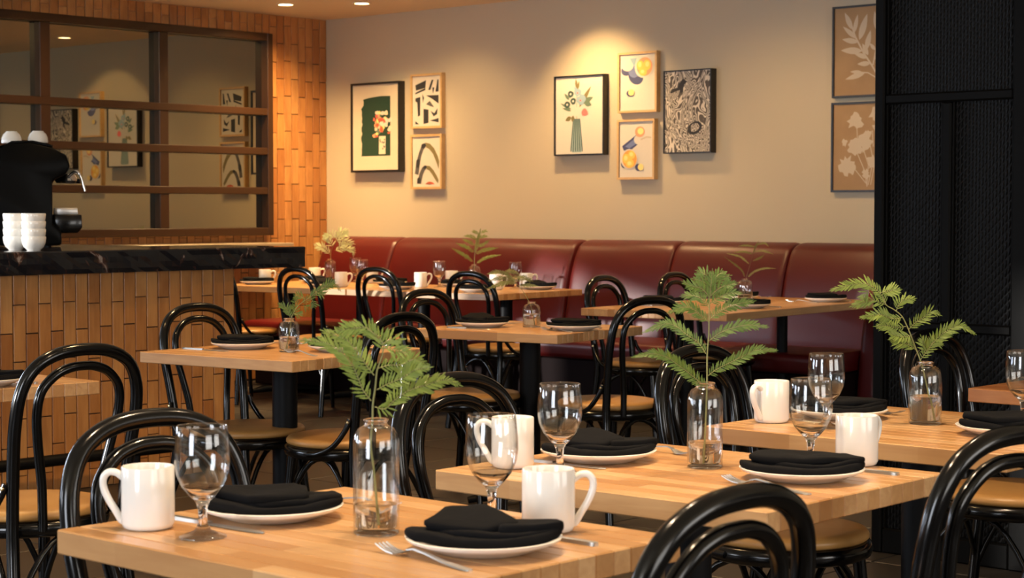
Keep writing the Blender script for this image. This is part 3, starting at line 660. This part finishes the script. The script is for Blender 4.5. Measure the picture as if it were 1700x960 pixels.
CH['front_leg'] = [tube('front_leg', [(s*.135, .125, .43), (s*.142, .137, .30), (s*.152, .155, .15), (s*.166, .178, 0)], [.0175, .0165, .0145, .012], 10) for s in (1, -1)]
fl_, fr_, bl_, br_ = (.147, .147), (-.147, .147), (.185, -.212), (-.185, -.212)
CH['brace'] = [arc_brace(fl_, fr_, .22, .0085), arc_brace(fl_, bl_, .20, .0085), arc_brace(fr_, br_, .20, .0085), arc_brace(bl_, br_, .20, .0085)]
CH['bracket'] = [tube('bracket', crom([(s*.190, -.196, .556), (s*.200, -.182, .515), (s*.213, -.140, .462), (s*.219, -.080, .434), (s*.214, -.025, .427)], 4), .0095, 8) for s in (1, -1)]
CH['bolt'] = [lathe('bolt', [(0, -.004), (.006, -.003), (.006, .002), (0, .005)], 10)]
CM = dict(back_hoop='black_lacquer', inner_hoop='black_lacquer', seat_ring='black_lacquer', seat_pad='tan_leather', front_leg='black_lacquer', brace='black_lacquer', bracket='black_lacquer', bolt='brass')
def chair(label, x, y, face):
    """face: direction (radians, world) in which the sitter looks; x,y: seat centre"""
    t = thing('bentwood_chair', label, 'chair', (x, y, 0), face-pi/2, 'black bentwood chairs')
    for k, ms in CH.items():
        if k == 'bolt':
            for s in (1, -1): obj('bolt', ms[0], CM[k], t, (s*.2005, -.196, .545), rot=(0, s*pi/2, 0))
        else:
            for me in ms: obj(k, me, CM[k], t)
    return t
PL = 'black bentwood chair with tan seat, '
N, Sx, E = pi/2, -pi/2, 0.   # facing +Y, -Y, +X
chair(PL+'left of the frontmost table', 1.930, 2.330, Sx)
chair(PL+'its hoop in front of the frontmost table, at right', 1.888, 1.602, N)
chair(PL+'left end of the middle foreground table', 2.800, 2.450, Sx)
chair(PL+'cut off at the lower right picture corner', 2.745, 1.650, N-dg(7))
chair(PL+'left end of the table before the partition', 3.805, 2.552, Sx)
chair(PL+'its hoop against the black partition', 4.77, 2.430, Sx)
chair(PL+'in front of the table cut off at left', 2.775, 4.280, N)
chair(PL+'between the bar front and the table beside it', 4.290, 5.192, Sx+dg(4))
chair(PL+'right end of the table beside the bar', 4.340, 4.722, N+dg(4))
chair(PL+'left end of the mid-room table', 5.740, 5.447, Sx+dg(4))
chair(PL+'right end of the mid-room table', 5.873, 4.806, N-dg(11))
chair(PL+'behind the long table, left one', 7.575, 5.945, Sx+dg(5))
chair(PL+'behind the long table, right one', 8.245, 5.985, Sx+dg(5))
chair(PL+'first from right along the joined back tables', 7.822, 7.195, E)
chair(PL+'second from right along the joined back tables', 8.005, 8.151, E)
chair(PL+'third from right along the joined back tables', 7.70, 8.53, E)
chair(PL+'half hidden by the end of the bar', 7.80, 9.45, E)

# ------------------------------------------------------------------ tableware
plate_me = lathe('plate', [(0, .007), (.062, .007), (.074, .009), (.100, .0185), (.1135, .0232), (.1160, .0222), (.1140, .0182), (.100, .0125), (.074, .0025), (.067, 0), (.061, 0), (.059, .003), (0, .003)], 56)
mug_body = lathe('mug_body', [(0, .003), (.026, .003), (.028, 0), (.032, 0), (.0385, .003), (.0415, .010), (.0415, .096), (.0405, .0985), (.0385, .0985), (.0375, .096), (.0375, .014), (.034, .008), (0, .007)], 44)
mug_handle = tube('mug_handle', crom([(.0385, 0, .080), (.050, 0, .088), (.0625, 0, .088), (.070, 0, .078), (.069, 0, .062), (.061, 0, .044), (.051, 0, .028), (.043, 0, .014), (.0385, 0, .011)], 4), [.0058]*33, 10, True, 1.35)
gob_me = lathe('wine_goblet', [(0, 0), (.0345, 0), (.0365, .0015), (.0355, .0035), (.024, .007), (.0125, .012), (.0080, .021), (.0066, .034), (.0076, .047), (.0115, .0565), (.0205, .0650), (.0320, .0790), (.0397, .0970), (.0425, .1150), (.0420, .1370), (.0402, .1580), (.0386, .1715), (.0379, .1722), (.0372, .1715), (.0388, .1575), (.0406, .1368), (.0410, .1150), (.0382, .0978), (.0303, .0806), (.0190, .0682), (.0090, .0622), (0, .0605)], 48, auto=None)
gob_me.materials.append(MATS['clear_glass']); gob_me.materials.append(MATS['foot_glass'])
for f_ in gob_me.polygons:
    if f_.center.z < .0062 or .0785 < f_.center.z < .1700: f_.material_index = 1
def chaikin(P, n=3):
    for _ in range(n):
        Q = []
        for a, b in zip(P, P[1:]+P[:1]): Q += [(.88*a[0]+.12*b[0], .88*a[1]+.12*b[1]), (.12*a[0]+.88*b[0], .12*a[1]+.88*b[1])]
        P = Q
    return P
def pillow(P, z0, th, bend, seed, nz=.004, tilt=0.):
    P = chaikin(P, 1); P = [((a[0]+b[0])/2, (a[1]+b[1])/2) if q else a for a, b in zip(P, P[1:]+P[:1]) for q in (0, 1)]; n = len(P); cx = sum(p[0] for p in P)/n; cy_ = sum(p[1] for p in P)/n; V = []; F = []
    rings = [(.965, 0.), (.995, .18), (1., .5), (.985, .82), (.94, .97), (.80, 1.0), (.55, 1.0), (.28, 1.0)]
    def bz(x, y): return tilt*(y+.03)+bend*((x/.115)**2)+nz*noise.noise(Vector((x*16, y*16, seed)))+nz*.5*noise.noise(Vector((x*40, y*30, seed+5)))
    for s, h in rings:
        for x, y in P:
            xx, yy = cx+(x-cx)*s, cy_+(y-cy_)*s; V.append((xx, yy, z0+bz(xx, yy)+th*h))
    for i in range(len(rings)-1):
        for k in range(n): l = (k+1) % n; F.append((i*n+k, i*n+l, (i+1)*n+l, (i+1)*n+k))
    V.append((cx, cy_, z0+bz(cx, cy_)+th)); c0 = len(V)-1; b = (len(rings)-1)*n
    for k in range(n): F.append((b+k, b+(k+1) % n, c0))
    V.append((cx, cy_, z0+bz(cx, cy_))); c1 = len(V)-1
    for k in range(n): F.append(((k+1) % n, k, c1))
    return V, F
def napkin_me(v):
    low = [(-.118, -.012), (-.100, -.045), (-.02, -.062), (.07, -.055), (.117, -.012), (.105, .03), (.03, .055), (-.07, .05)]
    mid = [(-.085, -.01), (-.03, -.042), (.06, -.045), (.116, -.012), (.10, .032), (.02, .052), (-.08, .04)]
    if v == 0: tops = [([(-.092, -.018), (-.055, .060), (.0, .066), (.058, -.012), (.0, -.032)], .0250, .0085, .17), ([(.02, -.034), (.07, -.032), (.119, -.012), (.108, .016), (.03, .035)], .0225, .012, 0.)]
    elif v == 1: tops = [([(-.100, -.004), (-.085, .045), (.0, .058), (.085, .03), (.119, -.016), (.05, -.030), (-.05, -.034)], .0250, .010, .05)]
    else: tops = [([(-.104, .0), (-.088, .052), (.055, .048), (.062, -.034), (-.03, -.044)], .0250, .010, .05)]
    parts = [pillow(low, .0095, .012, .011, 1+v*7), pillow(mid, .0185, .009, .008, 2+v*7, .004)]
    for P, z, th, ti in tops: parts.append(pillow(P, z, th, .004, 3+v*7, .004, ti))
    return mesh('napkin', *join(*parts), smooth=True, auto=70)
NAP = [napkin_me(v) for v in range(3)]
def strip(path, widths, th):
    """flat bar along x: path (x, z), half widths, thickness"""
    V = []; F = []; n = len(path)
    for (x, z), w in zip(path, widths): V += [(x, -w, z), (x, w, z), (x, w*.8, z+th), (x, -w*.8, z+th)]
    for i in range(n-1):
        for k in range(4): l = (k+1) % 4; F.append((i*4+k, i*4+l, (i+1)*4+l, (i+1)*4+k))
    F += [(3, 2, 1, 0), tuple((n-1)*4+k for k in range(4))]; return V, F
fork_handle = mesh('handle', *strip([(0, .0005), (.004, .0005), (.02, .0008), (.06, .004), (.10, .010), (.128, .0125), (.142, .0095)], [.004, .0075, .0075, .005, .0032, .0030, .0045], .0022), smooth=True, auto=40)
hd = [strip([(.140, .0095), (.148, .006), (.156, .0035), (.164, .0025)], [.0045, .009, .0122, .0128], .0018)]
for k in range(4):
    yy = -.0102+.0068*k; v, f = strip([(.163, .0025), (.178, .0035), (.192, .0065), (.206, .0115)], [.0022, .0020, .0018, .0011], .0018); hd.append(([(a, b+yy, c_) for a, b, c_ in v], f))
fork_head = mesh('head', *join(*hd), smooth=True, auto=40)
knife_handle = mesh('handle', *strip([(0, .0), (.004, .0), (.02, .0), (.09, .0), (.105, .0005)], [.005, .0085, .0082, .0065, .006], .0055), smooth=True, auto=40)
knife_blade = mesh('blade', *strip([(.103, .001), (.115, .001), (.15, .001), (.20, .001), (.222, .001), (.232, .001)], [.005, .0085, .0092, .0095, .007, .002], .0016), smooth=True, auto=40)
TAB = {1: 'frontmost table', 2: 'middle foreground table', 3: 'table before the partition', 5: 'table cut off at left', 6: 'table beside the bar', 7: 'mid-room table', 8: 'long table', 9: 'right joined back table', 10: 'left joined back table'}
SIDE = {'L': 'left setting of the ', 'R': 'right setting of the ', 'A': 'near left setting of the ', 'B': 'far left setting of the ', 'C': 'far right setting of the ', 'D': 'near right setting of the '}
S8 = {'A': 'left setting of the ', 'B': 'setting behind the vase on the ', 'C': 'setting in front of the vase on the ', 'D': 'right setting of the '}
def where(t, s): return (S8 if t == 8 else SIDE)[s]+TAB[t]
IMG_R = RZ
def put_plate(t, s, x, y, k):
    o = obj('plate', plate_me, 'china', None, (x, y, TZ)); tag(o, 'white plate under a black napkin, '+where(t, s), 'plate', 'white dinner plates')
    n = obj('napkin', NAP[k % 3], 'napkin_cloth', None, (x, y, TZ-.0015), IMG_R+random.uniform(-.12, .12), scale=(1, 1, 1.25)); tag(n, 'folded black napkin on a plate, '+where(t, s), 'napkin', 'folded black napkins')
def put_mug(t, s, x, y, ha):
    r = thing('mug', 'white mug, '+where(t, s), 'mug', (x, y, TZ), ha, 'white mugs'); obj('body', mug_body, 'china', r); obj('handle', mug_handle, 'china', r)
def put_goblet(t, s, x, y):
    tag(obj('goblet', gob_me, 'clear_glass', None, (x, y, TZ)), 'empty clear stemmed water goblet, '+where(t, s), 'goblet', 'stemmed water goblets')
def put_fork(t, s, x, y, a):
    r = thing('fork', 'steel fork beside the plate, '+where(t, s), 'fork', (x, y, TZ), a, 'steel forks'); obj('handle', fork_handle, 'steel', r); obj('head', fork_head, 'steel', r)
def put_knife(t, s, x, y, a):
    r = thing('knife', 'steel knife beside the plate, '+where(t, s), 'knife', (x, y, TZ), a, 'steel table knives'); obj('handle', knife_handle, 'steel', r); obj('blade', knife_blade, 'steel', r)
LFT = pi+RZ   # towards picture left
for k, q in enumerate([(1, 'R', 1.969, 1.846), (2, 'R', 2.895, 1.903), (1, 'L', 1.948, 2.298), (2, 'L', 2.840, 2.348), (3, 'L', 3.818, 2.405), (3, 'R', 3.778, 1.940), (5, 'R', 2.876, 4.65), (6, 'L', 4.290, 5.215), (6, 'R', 4.433, 4.852), (7, 'L', 5.769, 5.415), (7, 'R', 5.868, 4.985),
        (8, 'A', 7.77, 5.99), (8, 'B', 8.50, 6.02), (8, 'C', 7.80, 5.46), (8, 'D', 8.62, 5.52), (9, 'A', 8.16, 8.40), (9, 'B', 8.70, 8.40), (9, 'D', 8.20, 7.74), (9, 'C', 8.74, 7.72), (10, 'A', 8.07, 9.66), (10, 'B', 8.50, 9.55), (10, 'D', 8.09, 9.00), (10, 'C', 8.62, 8.94)]):
    put_plate(q[0], q[1], q[2], q[3], [0, 1, 2][k % 3] if k > 2 else k)
for q in [(1, 'L', 1.755, 2.369, LFT), (1, 'R', 2.158, 1.885, RZ+.1), (2, 'L', 2.651, 2.408, LFT-.1), (2, 'R', 3.131, 1.931, RZ+.75), (3, 'L', 3.630, 2.472, LFT+.75),
          (9, 'A', 8.45, 8.48, RZ), (9, 'B', 8.80, 8.54, RZ), (9, 'C', 8.78, 7.86, RZ), (9, 'D', 8.52, 7.88, RZ), (10, 'A', 8.14, 9.66, RZ), (10, 'D', 8.14, 8.90, RZ), (10, 'C', 8.72, 9.22, RZ), (10, 'B', 8.66, 9.74, RZ)]: put_mug(*q)
for q in [(1, 'L', 1.759, 2.237), (1, 'R', 2.164, 2.011), (2, 'L', 2.642, 2.279), (2, 'R', 3.048, 1.984), (3, 'L', 3.612, 2.31), (3, 'R', 3.99, 2.012), (9, 'A', 8.52, 8.38), (9, 'C', 8.70, 7.88), (10, 'A', 8.34, 9.75), (10, 'C', 8.74, 9.41), (10, 'D', 8.42, 9.00)]: put_goblet(*q)
# forks and knives: position of the handle end and direction towards the tip
for q in [(1, 'L', 2.135, 2.405, Sx), (1, 'R', 1.842, 1.752, N-.12), (2, 'L', 3.035, 2.44, Sx-.1), (2, 'R', 2.742, 1.785, N-.15), (3, 'L', 3.985, 2.515, Sx-.15), (3, 'R', 3.735, 1.87, N-.35),
          (6, 'L', 4.545, 5.37, Sx+.1), (6, 'R', 4.225, 4.745, N-.2), (7, 'L', 6.03, 5.50, Sx-.1), (7, 'R', 5.76, 4.90, N-.2), (8, 'D', 8.46, 5.46, N), (8, 'B', 8.72, 6.16, Sx)]: put_fork(*q)
for q in [(1, 'L', 1.836, 2.425, Sx+.03), (1, 'R', 2.109, 1.747, N), (2, 'L', 2.735, 2.485, Sx+.06), (2, 'R', 3.058, 1.795, N), (3, 'L', 3.690, 2.53, Sx), (5, 'R', 3.006, 4.58, N+.05),
          (6, 'L', 4.13, 5.36, Sx+.1), (6, 'R', 4.56, 4.79, N+.1), (7, 'L', 5.63, 5.49, Sx+.1), (7, 'R', 6.03, 4.97, N), (8, 'A', 7.62, 6.04, Sx), (8, 'C', 7.95, 5.36, N), (8, 'D', 8.75, 5.44, N)]: put_knife(*q)

# ------------------------------------------------------------------ vases and ferns
def vase_me(R, H):
    p = [(0, 0), (R-.003, 0), (R, .003), (R, H-.034), (R-.0022, H-.024), (R-.0075, H-.0145), (R-.0150, H-.0105), (.0180, H-.0085), (.0172, H-.0060), (.0176, H-.0040), (.0196, H-.0020), (.0196, H-.0005), (.0180, H), (.0155, H-.0010), (.0148, H-.0060), (.0150, H-.0100), (R-.0180, H-.0130), (R-.0105, H-.0165), (R-.0052, H-.026), (R-.003, H-.036), (R-.003, .0115), (R-.006, .0085), (0, .0075)]
    return lathe('vase', p, 56, auto=None)
def vase(t, label, x, y, R, H, lvl):
    r = thing('bottle_vase', label, 'vase', (x, y, TZ), 0, 'clear glass bottle vases')
    gm = vase_me(R, H); gm.materials.append(MATS['clear_glass']); gm.materials.append(MATS['foot_glass'])
    for f_ in gm.polygons:
        if .014 < f_.center.z < H-.012: f_.material_index = 1
    obj('glass', gm, None, r)
    obj('water', lathe('water', [(0, .0072), (R-.0062, .0082), (R-.0029, .0115), (R-.0029, lvl), (R-.006, lvl-.0006), (0, lvl-.0006)], 48), 'water', r)
VL = 'clear glass bottle vase '
VS = {1: (1.963, 2.068, .0355, .178, .046, VL+'on the frontmost table, tall'), 2: (2.902, 2.131, .0345, .166, .050, VL+'on the middle foreground table'), 3: (3.841, 2.185, .0380, .146, .066, VL+'half full, on the table before the partition'),
      6: (4.299, 4.973, .0365, .118, .052, VL+'on the table beside the bar, short'), 7: (5.90, 5.25, .0385, .108, .056, VL+'on the mid-room table, short'), 8: (8.40, 5.90, .042, .122, .035, VL+'on the long table'), 9: (8.66, 8.20, .040, .150, .03, VL+'on the right joined back table'), 10: (8.55, 9.46, .040, .165, .03, VL+'on the left joined back table')}
for k, (x, y, R, H, lv, lb) in VS.items(): vase(k, lb, x, y, R, H, lv)
FERN = {
1:([(28,-1620),(-28,-880),(-83,-417),(-56,-28),(-46,232),(-9,482),(19,741),(74,889),(111,1019),(111,1148),(37,1269),(-130,1380)],[[(-74,269),(-204,444),(-278,630),(-389,852),(-556,1037),(-806,1167),(-1102,1185)],[(-28,667),(-130,796),(-296,1019),(-463,1204),(-787,1324)],[(19,444),(185,537),(398,630),(602,759),(806,806)],[(-19,176),(139,139),(278,269),(491,407),(750,482),(1046,556),(1241,482)],[(37,778),(204,815),(380,815),(565,889),(732,833)],[(111,1074),(204,1093),(306,1056),(491,1019)],[(111,1158),(232,1213),(324,1176)],[(19,1250),(-130,1398),(-296,1398),(-593,1361)]]),
2:([(-23,-1632),(12,-793),(35,-23),(47,490),(87,909),(100,1236),(117,1551),(140,1819),(163,2110)],[[(23,-93),(-82,-23),(-338,187),(-583,373),(-793,513),(-1061,583),(-1411,536)],[(23,536),(-128,758),(-338,898),(-525,1049),(-746,1096),(-1119,944)],[(82,1154),(-70,1283),(-257,1423),(-443,1446),(-688,1364)],[(100,1423),(-23,1586),(-210,1656),(-373,1644)],[(117,1632),(-47,1796),(-233,1848),(-396,1924)],[(140,1796),(7,1924),(-181,1982)],[(152,1947),(47,2064),(-82,2122)],[(58,117),(222,245),(461,365),(700,490),(968,618),(1318,618)],[(100,781),(303,944),(571,1049),(835,1100),(1154,1073)],[(117,1207),(303,1353),(513,1446),(723,1504),(968,1539)],[(128,1504),(303,1632),(461,1714),(648,1714)],[(140,1660),(326,1819),(595,1901)],[(152,1819),(326,1982),(513,2035)],[(163,1929),(303,2064),(408,2099)]]),
3:([(168,-1362),(56,-688),(-112,-28),(-267,393),(-393,716),(-548,1039),(-744,1207),(-927,1320),(-1039,1558),(-1250,1741),(-1446,1811),(-1811,1769),(-2162,1671)],[[(-927,1320),(-1109,1390),(-1250,1418),(-1671,1292)],[(-1067,1601),(-927,1629),(-786,1657),(-660,1671)],[(-688,1179),(-618,1320),(-505,1418),(-267,1453)],[(-548,1025),(-786,997),(-1067,1095),(-1250,1095),(-1558,1053)],[(-463,814),(-674,786),(-885,828),(-1109,814)],[(-393,744),(-267,899),(-84,1025),(56,1165),(239,1109)],[(-337,604),(-548,576),(-744,618),(-885,674)],[(-225,267),(-407,393),(-604,435),(-814,491)],[(-112,42),(56,323),(239,576),(449,744),(688,856),(983,702)],[(56,323),(197,435),(365,393)],[(-1320,1657),(-1390,1587),(-1446,1460)],[(56,154),(-42,365),(-126,548)]]),
6:([(-85,-1063),(43,-319),(85,0),(266,340),(446,532),(765,744),(1010,935),(1254,1084),(1637,1148),(1786,1020)],[[(43,21),(-85,319),(-319,489)],[(170,149),(319,128),(446,149)],[(319,425),(255,553),(213,659)],[(510,468),(595,404),(659,404)],[(829,680),(872,553),(914,425)],[(574,680),(404,765),(255,808)],[(85,43),(0,213),(-43,383)],[(85,64),(191,213),(128,425)],[(999,914),(1169,850),(1276,872)],[(1276,1084),(1446,1233),(1616,1276)]]),
7:([(104,-984),(0,-337),(-117,0),(-388,466),(-673,803),(-1062,1165),(-1165,1269)],[[(-1062,1165),(-1424,1269),(-1865,1191)],[(-1165,1243),(-881,1295),(-544,1165)],[(-958,1023),(-1424,984),(-1813,881)],[(-673,777),(-1062,803),(-1528,699),(-1865,570)],[(-544,648),(-181,699),(259,673)],[(-648,855),(-337,984),(26,881)],[(-881,984),(-570,1036),(-259,1088)],[(-829,932),(-1140,829),(-1399,803)]]),
8:([(-68,-1082),(0,-406),(68,68),(254,744),(422,1369),(592,1825),(710,2045)],[[(-34,101),(-169,406),(-541,744),(-1183,1200)],[(169,101),(507,406),(1014,575),(1589,575)],[(203,811),(-254,1200),(-930,1369)],[(422,980),(845,1149),(1048,1284)],[(372,1369),(-85,1487),(-642,1453)],[(507,1487),(930,1538),(1487,1369)],[(507,1758),(85,1825),(-338,1791)],[(642,1876),(1014,1960),(1217,1791)]]),
9:([(39,-1297),(0,39),(39,707),(196,1454),(393,2240)],[[(-98,177),(-590,570),(-1376,1022)],[(157,79),(786,432),(1670,590)],[(-39,766),(-491,1100),(-1140,1356)],[(98,668),(590,904),(1474,1061)],[(39,1218),(-354,1454),(-747,1611)],[(157,1159),(590,1297),(943,1552)],[(196,1552),(-196,1808),(-629,1824)],[(236,1651),(590,1808),(825,1808)],[(295,1945),(39,2083),(-118,2122)],[(354,2004),(688,2142),(825,2122)]]),
10:([(42,-1585),(42,83),(83,563),(375,1184),(667,1668)],[[(0,292),(-334,667),(-959,959)],[(196,792),(-42,1230),(-334,1668)],[(334,1293),(0,1710),(-417,1418)],[(375,1230),(959,1230),(1543,1042)],[(292,563),(959,709),(1501,563),(1543,292)],[(542,751),(709,876),(876,1001)],[(584,1460),(834,1585),(1126,1668)],[(484,1564),(667,1851),(1105,1793)]]),
}
FM = {1: ('fern_green', .021, 'sprawling green fern sprig in the vase on the frontmost table'), 2: ('fern_deep', .0175, 'upright green fern frond in the vase on the middle foreground table'), 3: ('fern_green', .022, 'green fern sprig leaning left before the black partition'),
      6: ('fern_deep', .022, 'small dark green sprig leaning right in the vase beside the bar'), 7: ('fern_olive', .014, 'pale wispy fern sprig leaning left in the mid-room vase'), 8: ('fern_olive', .009, 'thin olive fern sprig in the vase on the long table'),
      9: ('fern_green', .017, 'upright fern frond against the red banquette on the right joined table'), 10: ('fern_pale_hotspot', .042, 'bushy fern sprig coloured hot-lit pale, by the tiled corner on the left joined table')}
leaf_cache = {}
def leaf_me(mt):
    """one toothed leaflet of unit length along x, width along y, slightly cupped"""
    if mt in leaf_cache: return leaf_cache[mt]
    n = 7; V = [(0, 0, 0)]; F = []; L = []; R_ = []; C = []
    for i in range(1, n):
        t = i/n; w = .098*sin(pi*min(1, t*1.02))**.7*(1.20-.60*t)*(1.0 if i % 2 else .70)
        L.append(len(V)); V.append((t+.04, w, .05*w*10*.25)); C.append(len(V)); V.append((t, 0, -.02*t*t)); R_.append(len(V)); V.append((t+.04, -w, .05*w*10*.25))
    tip = len(V); V.append((1, 0, -.05))
    F += [(0, C[0], L[0]), (0, R_[0], C[0])]
    for i in range(n-2): F += [(L[i], C[i], C[i+1], L[i+1]), (C[i], R_[i], R_[i+1], C[i+1])]
    F += [(L[-1], C[-1], tip), (C[-1], R_[-1], tip)]
    leaf_cache[mt] = mesh('leaflet', V, F, True); return leaf_cache[mt]
RV = Vector((sin(YAW), -cos(YAW), 0)); UV = Vector((0, 0, 1)); DV = Vector((cos(YAW), sin(YAW), 0))
def fern(k):
    mt, size, label = FM[k]; x, y, R, H, lv, _ = VS[k]; stem, pinnae = FERN[k]; rr = random.Random(k*11)
    t = thing('fern_sprig', label, 'fern', (x, y, TZ), 0, 'fern sprigs in the vases')
    zoff = H+.001
    def P(q, d=0.): return RV*(q[0]*1e-4)+UV*(zoff+q[1]*1e-4)+DV*d
    n = len(stem); dep = [0]*n; acc = 0.; sl = rr.uniform(-.25, .25)
    for i in range(n):
        if stem[i][1] > 0: acc = sl*stem[i][1]*1e-4
        dep[i] = acc
    pts = [P(q, d) for q, d in zip(stem, dep)]
    lim = R-.0065
    for p in pts:
        if p.z < H-.02:
            h = math.hypot(p.x, p.y)
            if h > lim: p.x *= lim/h; p.y *= lim/h
            p.z = max(p.z, .011)
        elif p.z < H+.003:
            h = math.hypot(p.x, p.y)
            if h > .011: p.x *= .011/h; p.y *= .011/h
    sp = crom(pts, 4); N_ = len(sp)
    r0 = .0019 if k <= 3 else .0017
    obj('stem', tube('stem', sp, [r0*(1-.65*i/N_) for i in range(N_)], 7), 'fern_stem_brown' if k == 8 else 'fern_stem', t)
    def near_depth(q):
        b = min(range(n), key=lambda i: (stem[i][0]-q[0])**2+(stem[i][1]-q[1])**2); return pts[b].dot(DV)
    singly = k in (1, 2, 3)
    lists = list(pinnae)
    tipstart = {3: 7, 1: 8, 2: 6, 6: 4, 7: 4, 8: 4, 9: 2, 10: 3}[k]
    lists.append(stem[tipstart:])
    for pi_, q in enumerate(lists):
        d0 = near_depth(q[0]); slope = rr.uniform(-.55, .55) if pi_ < len(lists)-1 else 0.
        L0 = q[0]
        pp = [P(c_, d0+slope*math.hypot(c_[0]-L0[0], c_[1]-L0[1])*1e-4) for c_ in q]
        path = crom(pp, 8); Lt = sum((b-a).length for a, b in zip(path, path[1:]))
        fr = obj('frond', tube('frond', path, [.0010*(1-.7*i/len(path)) for i in range(len(path))], 5), 'fern_stem', t)
        step = size*(.27 if k <= 3 else .33); s = step*.9; acc = 0.; i = 0; side = 1; V = []; F = []
        me = leaf_me(mt)
        nrm = (DV*-1+UV*.35+RV*rr.uniform(-.3, .3)).normalized()
        while i < len(path)-1:
            a, b = path[i], path[i+1]; sg = (b-a).length
            if acc+sg < s: acc += sg; i += 1; continue
            f = (s-acc)/sg; c_ = a.lerp(b, f); tg = (b-a).normalized(); u = s/Lt
            ln = size*(.42+.75*sin(pi*min(1, .15+u*.80)))*rr.uniform(.8, 1.15)*(1.0 if u < .8 else .75)
            for sd in (1, -1):
                pr = nrm.cross(tg).normalized()*sd
                ang = radians(rr.uniform(42, 62))*(1-.45*u)
                dr = (tg*cos(ang)+pr*sin(ang)+nrm*rr.uniform(-.25, .25)).normalized()
                yv = nrm.cross(dr).normalized(); zv = dr.cross(yv)
                M = Matrix((dr, yv, zv)).transposed().to_4x4(); M.translation = c_; M = M @ Matrix.Diagonal((ln, ln*1.1, ln, 1))
                if singly:
                    o = obj('leaflet', me, mt, fr); o.matrix_local = M
                else:
                    off = len(V); V += [M @ v.co for v in me.vertices]; F += [tuple(off+j for j in p.vertices) for p in me.polygons]
            s += step*(1-.45*u)
        # end leaflet
        tg = (path[-1]-path[-2]).normalized(); yv = nrm.cross(tg).normalized(); M = Matrix((tg, yv, tg.cross(yv))).transposed().to_4x4(); M.translation = path[-1]; ln = size*.55; M = M @ Matrix.Diagonal((ln, ln, ln, 1))
        if singly: o = obj('leaflet', me, mt, fr); o.matrix_local = M
        else:
            off = len(V); V += [M @ v.co for v in me.vertices]; F += [tuple(off+j for j in p.vertices) for p in me.polygons]
            lo = obj('leaflets', mesh('leaflets', V, F, True), mt, fr); lo['kind'] = 'stuff'
for k in FERN: fern(k)
